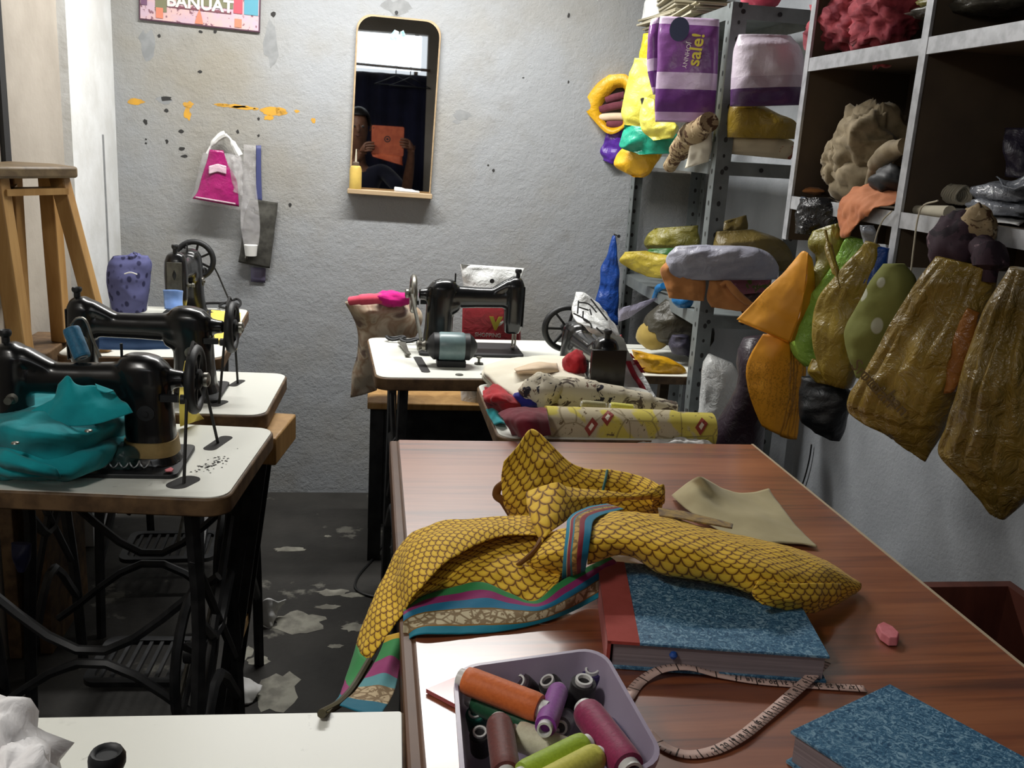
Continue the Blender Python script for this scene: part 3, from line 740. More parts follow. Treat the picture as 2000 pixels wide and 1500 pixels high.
# stool at the end of the second table
s2 = thing('wooden_stool', 'light wood stool between the left tables, only its seat corner showing', 'stool', (-.20, 1.93, 0))
MB().prism([(-.236, 1.83), (-.176, 1.815), (-.150, 1.99), (-.215, 2.0)], .655, .712).build('seat', 'stool_wood', s2, bevel=.004)
for x, y in ((-.226, 1.872), (-.206, 1.868), (-.202, 1.962), (-.222, 1.968)): MB().bar((x, y, .655), (x-.085, y, 0), .014, .018).build('leg', 'iron', s2)  # wooden legs coloured black to stand in for the shade under the tables
MB().bar((-.2585, 1.868, .25), (-.2545, 1.962, .25), .012, .022).build('stretcher', 'stool_wood', s2)

# drawstring bag on the far table
def block_print(name, a, b, sc, lo=.28, hi=.42):
    t = NT(name); v = t.vor(sc, vec=t.mapv((1, 1, .7))); t.col(t.mix(t.ramp(v, [(lo, 1.), (hi, 0.)]), a, b)); t.bump(t.noise(30, 3), .2, .005); return t.fin(.8, spec=.2)
M['indigo'] = block_print('indigo_block_print', '5A5C86', '2E2F4E', 55)
db = thing('drawstring_bag', 'indigo block-printed drawstring cloth bag standing on the far left table', 'bag', at(255, 600, Y=2.80))
bag('pouch', [(222, 500, 288, 500, .45), (213, 515, 294, 512, .8), (212, 545, 292, 540, 1), (215, 580, 288, 582, 1), (222, 606, 284, 608, .8)], vpl((0, 2.80, 0), 5), .05, 'indigo', parent=db, wr=.004, fr=20, seed=2)
bag('gathered_neck', [(256, 494, 272, 495, .5), (248, 499, 276, 499, .8), (232, 505, 284, 505, .9)], vpl((0, 2.80, 0), 5), .028, 'indigo', parent=db, wr=.004, fr=50, seed=4, nv=10)
MB().tube([at(262, 494, Y=2.79), at(266, 498, Y=2.76), at(262, 503, Y=2.76)], .004, 6, sm=6).build('cord', 'indigo', db)
MB().tube([at(243, 535, Y=2.745), at(255, 532, Y=2.744), at(268, 536, Y=2.745)], .002, 6, sm=8).build('cord_end', 'paper', db)
# small glass lamp bulb
gb = thing('glass_bulb', 'small clear glass bulb standing beside the patterned drawstring bag', 'bulb', at(279, 605, Z=.751))
M['glass'] = NT('thin_glass').fin(.03, spec=.6, trans=.9, alpha=.6)
MB().lathe([(.006, .0), (.014, .006), (.016, .018), (.012, .03), (.006, .04), (.005, .06), (.003, .075)], n=18).build('glass', 'glass', gb, local=True)
MB().lathe([(.012, 0), (.013, .004), (.008, .006)], n=16).build('base', 'steel', gb, local=True)
tag(sheet('paper_slip', [[(246, 604, .003), (272, 603, .003)], [(248, 611, .003), (270, 610, .003)]], 'paper', wr=.001, nu=8, nv=6), 'white paper slip lying before the patterned drawstring bag', 'paper')
M['sky_cloth'] = cloth('pale_blue_cloth', '6F8FC4', '5E7DB4', 20)
tag(sheet('hanging_cloth', [[(318, 566, 'Y', 2.615), (345, 566, 'Y', 2.60), (357, 568, 'Y', 2.62)], [(320, 585, 'Y', 2.60), (340, 586, 'Y', 2.59), (357, 586, 'Y', 2.61)], [(322, 604, 'Y', 2.58), (342, 605, 'Y', 2.57), (358, 604, 'Y', 2.59)]], 'sky_cloth', wr=.003, nu=14, nv=14), 'pale blue cloth scrap hanging under the far left machine foot', 'cloth')
M['yellow_cloth'] = cloth('pale_yellow_cloth', 'F0DA6A', 'E4CC5A', 18)
tag(sheet('yellow_cloth', [[(412, 606, .008), (445, 608, .012), (470, 612, .006)], [(412, 630, .012), (445, 634, .02), (468, 640, .008)], [(420, 664, .006), (440, 668, .010), (456, 672, -.0), (462, 690, 'Y', 2.46)]], 'yellow_cloth', wr=.004), 'pale yellow cloth at the edge of the far left table behind the wheel', 'cloth')
tag(MB().tube([at(x, y, Z=.757) for x, y in ((380, 596), (410, 592), (440, 592), (462, 584), (470, 594), (455, 603), (430, 600), (447, 590), (467, 596), (452, 607))], .004, 6, sm=60).build('black_cable', 'wire_black'), 'loose black cable coiled at the back corner of the far left table', 'cable')
# folded blue towel on the second table
bl = thing('folded_cloth', 'folded blue cloth lying behind the second left sewing machine', 'cloth', at(265, 683, Z=.752))
M['blue_cloth'] = cloth('blue_cloth', '7098DA', '5F86C8', 20)
for z, y0, y1, x0, x1 in ((.0, 660, 685, 178, 344), (.020, 655, 668, 182, 336)):
    bag('fold', [(x0, y0-12, x1, y0-8, .6), (x0-4, y0-3, x1+5, y0+2, 1), (x0+3, y1-6, x1, y1-6, .6)] if z == 0 else [(x0+5, 641, x1-12, 648, .6), (x0, 650, x1, 655, 1), (x0+3, 668, x1-2, 671, .6)], vpl((0, 2.10-.004*(z > 0), 0), 0), .040, 'blue_cloth', parent=bl, wr=.003, fr=14, seed=int(z*100), nv=14)
# yellow cloth between machines
tag(sheet('yellow_cloth', [[(362, 706, 'Y', 1.80), (372, 702, 'Y', 1.80), (380, 710, 'Y', 1.80)], [(352, 750, 'Y', 1.77), (372, 750, 'Y', 1.775), (384, 752, 'Y', 1.78)], [(350, 790, .05), (372, 795, .045), (386, 800, .03)], [(352, 833, .004), (375, 826, .006), (398, 818, .004)]], 'yellow_cloth', wr=.004), 'bright pale yellow cloth between the two nearest left machines', 'cloth')
# blue thread spool and wire guide on the nearest machine
def spool(name, label, a, b, r, mat, core='paper', cr_=.62, over=.10, group='thread spools', hole=True):
    """thread spool lying from a to b: winding, core tube with open ends"""
    a, b = Vector(a), Vector(b); ax = (b-a); L = ax.length; ax.normalize()
    z = ax; x = ax.orthogonal().normalized(); y = z.cross(x); m = Matrix((x, y, z)).transposed()
    t = thing(name, label, 'spool', (a+b)/2-Vector((0, 0, r)), 0, group); rc = r*cr_; e = L*over
    prof = [(rc, e), (r*.93, e), (r, e+L*.06)] + [(r*(1+.008*(k % 2)), e+L*.06+(L-2*e-L*.12)*k/14) for k in range(15)] + [(r*.93, L-e), (rc, L-e)]
    MB().lathe(prof, a, m=m, n=22).build('winding', mat, t)
    c = MB(); n = 18; ri = rc*.72
    pr = [(ri, 0), (rc, 0), (rc, L), (ri, L), (ri, L-.012), (ri, .012)]
    c.lathe([(1e-4, .01), (ri, .01), (ri, 0), (rc, 0), (rc, L), (ri, L), (ri, L-.01), (1e-4, L-.01)], a, m=m, n=n); c.build('core', core, t)
    return t
def thread(name, c, c2=None):
    t = NT(name); n = t.noise(300, 2); t.col(t.ramp(n, [(.3, c), (.7, c2 or c)])); t.bump(n, .3, .001); return t.fin(.55, spec=.35, sheen=.2)
M['cyan_thread'] = thread('blue_thread', '2E7396', '245F80')
spool('thread_spool', 'blue thread spool leaning on the pin of the nearest left machine', at(162, 700, Y=1.57), at(138, 640, Y=1.59), .0135, 'cyan_thread', over=.03)
tag(MB().tube([at(x, y, Y=1.585) for x, y in ((138, 636), (150, 622), (163, 622), (180, 660), (194, 692), (197, 698))], .0022, 6, sm=20).build('thread_guide', 'steel'), 'bent wire thread guide above the arm of the nearest left machine', 'wire')

# teal garment on the nearest table
M['teal'] = cloth('teal_cotton', '159AA2', '0E8088', 12)
tg = thing('teal_garment', 'folded teal garment with snaps heaped on the nearest left sewing table', 'garment', at(130, 900, Z=.752))
sheet('lower_layer', [[(-40, 850, .03), (60, 850, .05), (170, 850, .045), (255, 830, .035)], [(-45, 880, .05), (60, 885, .06), (180, 880, .055), (262, 855, .03)], [(-45, 915, .03), (50, 925, .035), (120, 930, .03), (200, 910, .02)], [(-40, 930, .004), (60, 938, .002), (130, 940, .002), (160, 932, .002)]], 'teal', tg, wr=.008, fr=14, seed=1)
sheet('upper_layer', [[(20, 770, .075), (95, 762, .085), (150, 775, .085), (235, 775, .07)], [(0, 810, .085), (80, 818, .10), (180, 815, .095), (255, 790, .07)], [(-10, 838, .09), (80, 852, .095), (190, 842, .085), (262, 815, .06)], [(-10, 868, .065), (70, 878, .07), (150, 878, .06), (262, 835, .04)], [(0, 880, .05), (90, 908, .045), (150, 918, .03), (230, 878, .025)]], 'teal', tg, wr=.009, fr=13, seed=4)
yq = lambda x, y, Y: (x, y, 'Y', Y)
sheet('collar', [[yq(116, 752, 1.51), yq(133, 734, 1.50), yq(150, 750, 1.50), yq(185, 754, 1.505), yq(222, 764, 1.51)], [yq(104, 776, 1.50), yq(130, 770, 1.485), yq(165, 776, 1.485), yq(200, 776, 1.495), yq(232, 776, 1.50)], [yq(66, 800, 1.50), yq(120, 800, 1.47), yq(175, 802, 1.47), yq(248, 788, 1.485)], [yq(20, 838, 1.50), yq(110, 832, 1.455), yq(180, 830, 1.455), yq(260, 806, 1.475)]], 'teal', tg, wr=.006, fr=18, seed=8)
sheet('fold_flap', [[yq(186, 750, 1.495), yq(205, 757, 1.49), yq(222, 763, 1.495)], [yq(190, 762, 1.48), yq(206, 768, 1.478), yq(220, 764, 1.49)]], 'teal', tg, wr=.002, nu=14, nv=8)
sheet('lower_fold', [[(-30, 868, .062), (40, 888, .066), (110, 915, .052)], [(-30, 890, .05), (50, 912, .055), (118, 930, .036)], [(-30, 915, .02), (60, 932, .018), (112, 936, .010)]], 'teal', tg, wr=.004, nu=26, nv=18)
for x, y, h in ((173, 842, .096), (30, 866, .085)): MB().lathe([(.006, 0), (.005, .002), (.002, .003)], at(x, y, Z=.75+h), n=12).build('snap', 'steel', tg)
# net trim with beads
M['net'] = plastic('dark_teal_net', '2B4A48', '22393A', 60, .4, alpha=.55)
nt = thing('net_trim', 'dark sheer net trim with silver beading beside the teal garment', 'trim', at(240, 895, Z=.752))
sheet('net', [[(200, 868, .03), (250, 860, .045), (285, 870, .03)], [(185, 890, .02), (240, 888, .035), (290, 892, .02)], [(185, 915, .006), (240, 918, .010), (290, 910, .004)]], 'net', nt, wr=.006, fr=40)
b_ = MB()
for i in range(5):
    x = 192+i*20; b_.tube([at(x+q*20, 900+14*math.sin(q*PI), Z=.768+.004*math.sin(q*9)) for q in (0, .25, .5, .75, 1)], .0011, 5, sm=10)
b_.tube([at(285+2*math.sin(q*7), 870+q*40, Z=.775-.015*q) for q in (0, .2, .4, .6, .8, 1)], .0013, 5, sm=10)
b_.build('beading', 'alu', nt)
M['pink_chalk'] = pm('pink_chalk', 'D97F86', .8, 'CF7078', 60)
tag(MB().add([at(x, y, Z=.7615) for x, y in ((321, 918), (334, 913), (340, 917), (336, 922), (324, 922))] + [at(x, y, Z=.766) for x, y in ((322, 917), (334, 912), (339, 916), (335, 920), (325, 920))], [(0, 1, 2, 3, 4), (5, 6, 7, 8, 9)] + [(i, (i+1) % 5, 5+(i+1) % 5, 5+i) for i in range(5)]).build('chalk_piece', 'pink_chalk', smooth=False), 'pink chalk chip on the bed of the nearest left machine', 'chalk')
# paper scraps on the floor
tag(sheet('paper_scrap', [[(505, 1190, .05), (520, 1168, .09), (545, 1175, .06), (560, 1172, .05)], [(505, 1205, .02), (522, 1195, .05), (540, 1195, .03), (553, 1185, .03)], [(495, 1222, .003), (512, 1222, .004), (528, 1225, .003), (540, 1205, .003)]], 'paper', Z0=0, wr=.010, fr=24, nu=24, nv=20), 'crumpled white paper scrap on the floor beside the left tables', 'paper')
tag(sheet('paper_scrap', [[(458, 1318, .02), (480, 1325, .03), (512, 1340, .02)], [(455, 1345, .01), (480, 1350, .03), (508, 1350, .02)], [(458, 1380, .003), (475, 1378, .004), (492, 1372, .003)]], 'paper', Z0=0, wr=.006, fr=24, nu=24, nv=20), 'torn white paper scrap on the floor nearest the corner table', 'paper')
tag(bag_mb([(22, 1060, 62, 1062, .5), (25, 1085, 60, 1088), (35, 1115, 48, 1116, .4)], vpl((0, 1.62, 0), 0), .015, nv=14).build('dark_cloth', pcol('dark_blue_cloth', '26284A')), 'dark blue cloth tucked among the irons under the nearest left table', 'cloth')
# white crumpled wrapper in the near corner
M['white_film'] = plastic('white_film', 'E8E6E6', 'DAD8D9', 20, .45, bs=.15)
wp = thing('plastic_wrapper', 'blurred crumpled white plastic wrapper in the bottom left corner', 'wrapper', (-.22, .52, .752))
blob_mb((-.245, .50, .835), (.065, .065, .083), .35, 3, 5, flat=.95).build('lump', 'white_film', wp, sharp=0)
blob_mb((-.225, .53, .915), (.042, .040, .040), .4, 4, 9).build('lump', 'white_film', wp, sharp=0)
blob_mb((-.196, .495, .912), (.034, .035, .030), .4, 4, 12).build('lump', 'white_film', wp, sharp=0)
# ================================================================== WOODEN COUNTER
ct = thing('cutting_table', 'red-brown wood-grain cutting counter filling the right foreground', 'table', (.405, 1.05, 0))
CX0, CX1, CY0, CY1 = .057, .757, .38, 1.702
bx(q := MB(), CX0, CX1, CY0, CY1, .722, .749); q.build('table_board', 'counter_edge', ct, smooth=False, bevel=.002)
bx(q := MB(), CX0+.003, CX1-.003, CY0, CY1-.003, .749, .7505); q.build('laminate_top', 'counter', ct, smooth=False)
bx(q := MB(), CX1-.003, CX1+.0015, CY0, CY1, .744, .7508); q.build('edge_strip', 'edge_strip', ct, smooth=False)
bx(q := MB(), CX0-.0145, CX0+.002, CY0, CY1, .700, .7485); q.build('edge_lipping', 'counter_edge', ct, smooth=False, bevel=.004)
bx(q := MB(), CX0+.02, CX0+.036, CY0+.02, CY1-.62, .10, .722); q.build('side_panel', 'counter_edge', ct, smooth=False)
for x, y in ((CX0+.04, CY1-.05), (CX1-.04, CY1-.05), (CX0+.04, CY0+.05), (CX1-.04, CY0+.05)):
    bx(q := MB(), x-.022, x+.022, y-.022, y+.022, 0, .722); q.build('leg', 'iron', ct, smooth=False)
bx(q := MB(), CX0+.04, CX1-.04, CY1-.07, CY1-.05, .64, .722); q.build('apron', 'counter_edge', ct, smooth=False)

# ------------------------------------------------------------------ the yellow garment
def scale_nodes(t, k=58.):
    uv = t.n('ShaderNodeSeparateXYZ'); t.L(t.oc(True), uv.inputs[0])
    u = t.math('MULTIPLY', uv.outputs[0], k); v = t.math('MULTIPLY', uv.outputs[1], k*1.05)
    v2 = t.math('MULTIPLY', v, 2.); row = t.math('FLOOR', v2); fv = t.math('MULTIPLY', t.math('FRACT', v2), .5)
    par = t.math('MULTIPLY', t.math('MODULO', t.math('ABSOLUTE', row), 2.), .5)
    du = t.math('SUBTRACT', t.math('FRACT', t.math('ADD', u, par)), .5)
    d = t.math('SQRT', t.math('ADD', t.math('MULTIPLY', du, du), t.math('MULTIPLY', fv, fv)))
    e = t.math('ABSOLUTE', t.math('SUBTRACT', d, .5)); return e, d, fv
def saree_mat():
    t = NT('yellow_scale_print'); e, d, fv = scale_nodes(t)
    n = t.noise(60, 3)
    y = t.mix(t.ramp(e, [(.03, 0.), (.22, 1.)]), 'CC9720', 'F2C93E')
    c = t.mix(t.ramp(e, [(.03, 1.), (.075, 0.)]), y, '63390F')
    c = t.mix(t.math('MULTIPLY', n, .15), c, 'B98C28')
    t.col(c); t.bump(t.noise(500, 1), .15, .001); return t.fin(.75, spec=.25, sheen=.1)
M['saree'] = saree_mat()
def stripe_mat(name, stops, axis=1, floral=None):
    t = NT(name); uv = t.n('ShaderNodeSeparateXYZ'); t.L(t.oc(True), uv.inputs[0])
    c = t.ramp(uv.outputs[axis], stops, True)
    if floral:
        lo, hi = floral
        m = t.math('MULTIPLY', t.math('GREATER_THAN', uv.outputs[axis], lo), t.math('LESS_THAN', uv.outputs[axis], hi))
        w = t.vor(75, 'DISTANCE_TO_EDGE'); n = t.noise(110, 2, .5, dist=1.5)
        f = t.math('MAXIMUM', t.ramp(w, [(.05, 1.), (.12, 0.)]), t.ramp(n, [(.56, 0.), (.6, 1.)]))
        c = t.mix(t.math('MULTIPLY', t.math('MULTIPLY', m, f), .8), c, '6B4E26')
    t.col(c); t.bump(t.noise(500, 1), .15, .001); return t.fin(.75, spec=.25, sheen=.1)
M['border'] = stripe_mat('striped_border', [(0, '2F8348'), (.15, '8E2A66'), (.31, '1B6F92'), (.5, '7B5A22'), (.53, 'C9BC9A'), (.82, '8B6426'), (.85, '177C92')], 1, (.53, .82))
M['border_end'] = stripe_mat('striped_border_end', [(0, 'D0A42C'), (.06, '3C8F50'), (.24, '9B3B72'), (.42, '5E9AA0'), (.55, 'C4AF8B'), (.80, '1A6E86')], 1, (.55, .8))
M['band'] = stripe_mat('neck_band', [(0, '1B86A6'), (.18, 'C3AE86'), (.22, '8C2B38'), (.36, '2A7C90'), (.44, 'C29A4B'), (.63, '8C2B38'), (.79, '1B7FA0')], 0, (.44, .63))
def nsheet(name, rows, mat, parent, **kw):
    nu, nv = kw.pop('nu', 50), kw.pop('nv', 34); th = kw.pop('th', .0012)
    mb = sheet_mb(rows, kw.pop('Z0', .75), nu, nv, **kw); mb.uv = {j*nu+i: (i/(nu-1), j/(nv-1)) for j in range(nv) for i in range(nu)}
    return mb.build(name, mat, parent, solid=th, sharp=0)
sa = thing('patterned_garment', 'yellow scale-print garment with striped border sprawled over the wooden counter', 'garment', at(1080, 1050, Z=.751))
def ss(name, rows, wr=.003, **kw): return sheet(name, rows, 'saree', sa, nu=kw.pop('nu', 56), nv=kw.pop('nv', 40), wr=wr, th=.0012, **kw)
# standing back panel
ss('back_panel', [[(985, 902, .090), (1010, 872, .105), (1040, 838, .122), (1085, 878, .095), (1130, 911, .072), (1190, 919, .062), (1250, 929, .056), (1293, 950, .052)],
    [(980, 935, .066), (1030, 915, .078), (1080, 925, .070), (1130, 940, .056), (1190, 945, .050), (1240, 950, .046), (1292, 965, .046)],
    [(984, 985, .030), (1030, 975, .045), (1080, 968, .045), (1130, 968, .038), (1200, 972, .032), (1290, 985, .030)],
    [(995, 1010, .006), (1040, 1014, .020), (1090, 1004, .018), (1150, 1003, .014), (1220, 1003, .010), (1280, 1002, .006)]], seed=1)
MB().tube([at(985, 944, Z=.80), at(972, 955, Z=.79), at(970, 968, Z=.78), at(982, 978, Z=.775), at(990, 990, Z=.765), at(1000, 1006, Z=.756)], .0065, 10, sm=24).build('curled_edge', 'saree', sa)
# front band of the opening
ss('front_panel', [[(1028, 963, .080), (1058, 950, .092), (1088, 943, .104), (1110, 951, .092), (1160, 957, .078), (1220, 963, .066), (1268, 955, .064), (1296, 946, .064)],
    [(1030, 990, .078), (1060, 978, .090), (1090, 970, .094), (1130, 971, .084), (1180, 970, .072), (1230, 970, .062), (1270, 965, .060), (1295, 958, .058)],
    [(1040, 1025, .072), (1060, 1012, .082), (1090, 1000, .084), (1120, 990, .078), (1160, 980, .070), (1220, 974, .060), (1265, 970, .056), (1294, 968, .054)],
    [(1056, 1062, .062), (1066, 1048, .070), (1088, 1030, .072), (1114, 1012, .070), (1146, 996, .066), (1190, 983, .058), (1245, 975, .052), (1292, 974, .048)]], seed=2, wr=.0025)
ss('loop_end', [[(1280, 953, .060), (1296, 946, .062), (1300, 956, .052)], [(1278, 975, .045), (1297, 968, .045), (1299, 975, .036)], [(1268, 1001, .008), (1284, 1000, .008), (1290, 992, .010)]], nu=16, nv=20, seed=6)
MB().tube([at(1062, 1048, Z=.815), at(1045, 1075, Z=.806), at(1022, 1096, Z=.795), at(1003, 1109, Z=.783)], [.005, .0025], 8, sm=14).build('tie', 'saree', sa)
MB().tube([at(1186, 919, Z=.8145), at(1183, 935, Z=.809), at(1177, 960, Z=.796)], .0022, 6, sm=10).build('stitch_mark', pcol('teal_stitch', '1D5A55'), sa)
# left drape, upper flap falling over the counter edge
ss('drape', [[(1066, 1006, .045), (1062, 1026, .058), (1055, 1046, .060)], [(1000, 1009, .045), (1000, 1027, .060), (1000, 1043, .060)], [(930, 1014, .040), (930, 1040, .062), (930, 1064, .058)],
    [(850, 1021, .030), (855, 1060, .056), (868, 1102, .050)], [(795, 1050, .014), (800, 1105, .038), (815, 1156, .034)], [(762, 1105, 'Y', 1.17), (770, 1155, 'Y', 1.08), (783, 1203, 'Y', 1.02)],
    [(730, 1168, 'Y', 1.11), (740, 1208, 'Y', 1.04), (752, 1246, 'Y', 1.0)], [(696, 1258, 'Y', 1.04), (706, 1278, 'Y', 1.0), (722, 1290, 'Y', .985)]], wr=.003, seed=3, nu=30, nv=60)
nsheet('drape_tail', [[(696, 1256, 'Y', 1.042), (706, 1278, 'Y', 1.0), (722, 1290, 'Y', .985)], [(676, 1320, 'Y', .985), (685, 1330, 'Y', .96), (694, 1336, 'Y', .95)], [(662, 1362, 'Y', .92), (664, 1366, 'Y', .90), (668, 1368, 'Y', .90)], [(628, 1391, 'Y', .822), (634, 1390, 'Y', .82), (642, 1390, 'Y', .82)]],
    stripe_mat('striped_tail', [(0, '3C8F50'), (.28, '9B3B72'), (.45, '2C7F93'), (.68, '5E5536')]), sa, nu=12, nv=40, wr=.001)
MB().tube([at(722, 1290, Y=.982), at(694, 1337, Y=.947), at(668, 1369, Y=.897), at(628, 1394, Y=.818)], .0045, 8, sm=20).build('hem', pcol('dark_hem', '4C452E'), sa)
nsheet('border_end', [[(755, 1243, 'Y', 1.0), (776, 1238, 'Y', 1.0), (797, 1232, 'Y', 1.005)], [(735, 1288, 'Y', .972), (760, 1288, 'Y', .955), (784, 1290, 'Y', .97)], [(702, 1340, 'Y', .925), (738, 1346, 'Y', .905), (772, 1345, 'Y', .915)], [(664, 1376, 'Y', .855), (700, 1388, 'Y', .842), (744, 1396, 'Y', .838)]], 'border_end', sa, nu=24, nv=50, wr=.0015, seed=4)
# second layer and its long border
ss('under_layer', [[(800, 1120, .014), (880, 1066, .030), (960, 1036, .038), (1050, 1026, .042), (1105, 1070, .044)], [(800, 1150, .022), (880, 1105, .036), (960, 1066, .042), (1050, 1052, .046), (1105, 1090, .042)], [(797, 1172, .016), (880, 1130, .030), (950, 1108, .036), (1040, 1115, .036), (1098, 1112, .034)],
    [(790, 1192, .008), (830, 1163, .013), (885, 1147, .020), (940, 1139, .025), (990, 1158, .020), (1045, 1174, .018), (1090, 1142, .030)]], seed=5, wr=.004)
nsheet('border', [[(789, 1190, .008), (830, 1163, .013), (885, 1146, .021), (940, 1138, .026), (990, 1157, .021), (1045, 1173, .019), (1085, 1142, .032), (1140, 1112, .037), (1188, 1084, .037)],
    [(787, 1216, .008), (830, 1196, .012), (890, 1192, .014), (950, 1199, .012), (1000, 1205, .012), (1060, 1186, .018), (1110, 1162, .026), (1160, 1122, .034), (1203, 1098, .034)],
    [(786, 1268, 'Y', .985), (808, 1243, .003), (900, 1240, .003), (1000, 1230, .003), (1090, 1206, .004), (1150, 1178, .006), (1214, 1138, .030)]], 'border', sa, nu=90, nv=40, wr=.0018, seed=7)
# gathered front and neck band
ss('gathered_front', [[(1062, 1052, .062), (1088, 1036, .072), (1110, 1032, .080)], [(1032, 1085, .046), (1065, 1084, .062), (1106, 1082, .070)], [(1002, 1112, .022), (1050, 1116, .034), (1102, 1118, .038)], [(1008, 1128, .014), (1050, 1138, .015), (1102, 1136, .016)]], seed=8, nu=30, nv=30)
sheet('facing', [[(1010, 1126, .017), (1050, 1136, .019), (1104, 1134, .020)], [(1014, 1138, .006), (1050, 1146, .006), (1100, 1146, .006)]], pcol('teal_facing', '16506A'), sa, nu=20, nv=6, wr=.001)
nsheet('neck_band', [[(1186, 984, .066), (1202, 988, .066), (1218, 994, .062)], [(1148, 991, .076), (1162, 998, .080), (1182, 1004, .078)], [(1112, 1010, .086), (1136, 1012, .096), (1160, 1016, .094)], [(1106, 1040, .092), (1130, 1042, .100), (1154, 1044, .098)], [(1102, 1080, .076), (1126, 1082, .086), (1149, 1080, .084)], [(1097, 1132, .026), (1120, 1126, .032), (1142, 1116, .036)]], 'band', sa, nu=30, nv=44, wr=.001)
# right sleeve
ss('sleeve', [[(1150, 1008, .030), (1200, 999, .045), (1290, 1008, .055), (1380, 1030, .055), (1480, 1052, .050), (1560, 1072, .040), (1620, 1098, .022), (1679, 1139, .014)],
    [(1150, 1030, .086), (1220, 1018, .094), (1300, 1035, .092), (1390, 1054, .088), (1480, 1078, .082), (1560, 1103, .068), (1630, 1124, .046), (1681, 1142, .020)],
    [(1150, 1065, .086), (1220, 1060, .090), (1300, 1080, .088), (1390, 1100, .082), (1480, 1125, .074), (1560, 1145, .058), (1640, 1147, .034), (1681, 1148, .018)],
    [(1146, 1098, .056), (1210, 1082, .064), (1300, 1118, .058), (1390, 1136, .054), (1480, 1163, .050), (1560, 1188, .034), (1630, 1176, .016), (1677, 1156, .010)],
    [(1150, 1090, .044), (1210, 1080, .050), (1300, 1112, .046), (1400, 1130, .044), (1500, 1172, .042), (1572, 1196, .012), (1622, 1188, .004), (1672, 1160, .004)]], seed=9, wr=.0045, fr=16, nu=80, nv=50)
ss('cuff_fold', [[(1480, 1135, .074), (1560, 1140, .062), (1640, 1140, .040)], [(1470, 1160, .062), (1555, 1172, .052), (1640, 1160, .030)], [(1490, 1180, .052), (1565, 1199, .022), (1600, 1196, .010)]], seed=12, wr=.004, nu=30, nv=20)
M['embroidery'] = cloth('brown_embroidery', 'A08244', '5F4A3A', 90)
sheet('embroidered_patch', [[(1285, 992, .056), (1330, 998, .058), (1380, 1010, .058), (1432, 1024, .056)], [(1288, 1008, .064), (1330, 1014, .066), (1380, 1024, .064), (1430, 1032, .062)]], 'embroidery', sa, nu=24, nv=8, wr=.001)

# beige cloth
M['beige'] = cloth('beige_cotton', 'B5A983', 'A99D78', 10)
tag(sheet('cloth_piece', [[(1312, 968, .006), (1345, 944, .026), (1366, 931, .052), (1386, 940, .038), (1420, 955, .020), (1450, 962, .012), (1502, 954, .014)],
    [(1322, 978, .012), (1360, 962, .030), (1400, 974, .022), (1450, 985, .012), (1516, 975, .008)], [(1370, 1015, .010), (1430, 1010, .012), (1480, 1010, .010), (1546, 1015, .005)], [(1450, 1062, .006), (1500, 1060, .008), (1550, 1062, .006), (1596, 1070, .004)]], 'beige', wr=.003, fr=12, nu=50, nv=40), 'plain beige cotton piece lying behind the yellow garment on the counter', 'cloth')

# ------------------------------------------------------------------ ledgers
def ledger_mat():
    t = NT('mottled_blue_cover'); v = t.noise(140, 3, .75, dist=1.6)
    t.col(t.ramp(v, [(.36, '264E6E'), (.50, '427292'), (.62, '86AABF')])); t.bump(v, .15, .001); return t.fin(.5, spec=.4)
M['ledger'] = ledger_mat()
M['page_edge'] = wood_mat('page_edges', '9A8F92', '7F7579', (3, 3, 260), .8, .2)
M['red_spine'] = cloth('red_book_cloth', 'A5443C', '96392F', 20)
def ledger(label, o, ux, wid, dep, th, spine, spw=.032):
    o = Vector(o); ux = Vector((ux[0], ux[1], 0)).normalized(); uy = Vector((-ux.y, ux.x, 0))
    t = thing('ledger_book', label, 'book', o+(ux*wid+uy*dep)/2, 0, 'blue ledgers')
    f = lambda x, y, z: o+ux*x+uy*y+Vector((0, 0, z))
    MB().prism([(.004, .003), (wid-.004, .003), (wid-.004, dep-.003), (.004, dep-.003)], .003, th-.003, f).build('page_block', 'page_edge', t, smooth=False)
    MB().prism([(0, 0), (wid, 0), (wid, dep), (0, dep)], 0, .003, f).build('back_cover', 'ledger', t, smooth=False)
    MB().prism([(spw if spine else 0, 0), (wid, 0), (wid, dep), (spw if spine else 0, dep)], th-.003, th, f).build('front_cover', 'ledger', t, smooth=False, bevel=.0006)
    if spine:
        m = MB(); m.prism([(-.003, 0), (spw, 0), (spw, dep), (-.003, dep)], th-.003, th+.0006, f); m.prism([(-.003, 0), (.001, 0), (.001, dep), (-.003, dep)], 0, th, f)
        m.build('spine', 'red_spine', t, smooth=False)
    return t, f
z1 = .783
a, b = at(1192, 1254, Z=z1), at(1621, 1284, Z=z1)
ledger('thick blue mottled ledger with red cloth spine, half under the yellow garment', (a.x, a.y, .7515), b-a, (b-a).length, .205, .0325, True)
z2 = .786; a, b, c_ = at(1544, 1427, Z=z2), at(1705, 1319, Z=z2), at(1996, 1454, Z=z2)
uxd = at(1657, 1500, Z=z2)-a
ledger('blue mottled ledger lying askew at the bottom right corner of the counter', (a.x, a.y, .7515), uxd, .33, (b-a).length, .0345, False)
p = at(1312, 1274, Y=.893)
pinb = thing('blue_pin', 'blue ball-headed pin stuck in the page edge of the red-spined ledger', 'pin', p)
MB().lathe([(.0001, -.0045), (.003, -.0035), (.0047, 0), (.003, .0035), (.0001, .0045)], (0, -.006, 0), n=14).build('head', pcol('blue_bead', '1F4FA0'), pinb, local=True)
MB().tube([(0, -.004, 0), (0, .012, 0)], .0006, 6).build('shaft', 'steel', pinb, local=True)

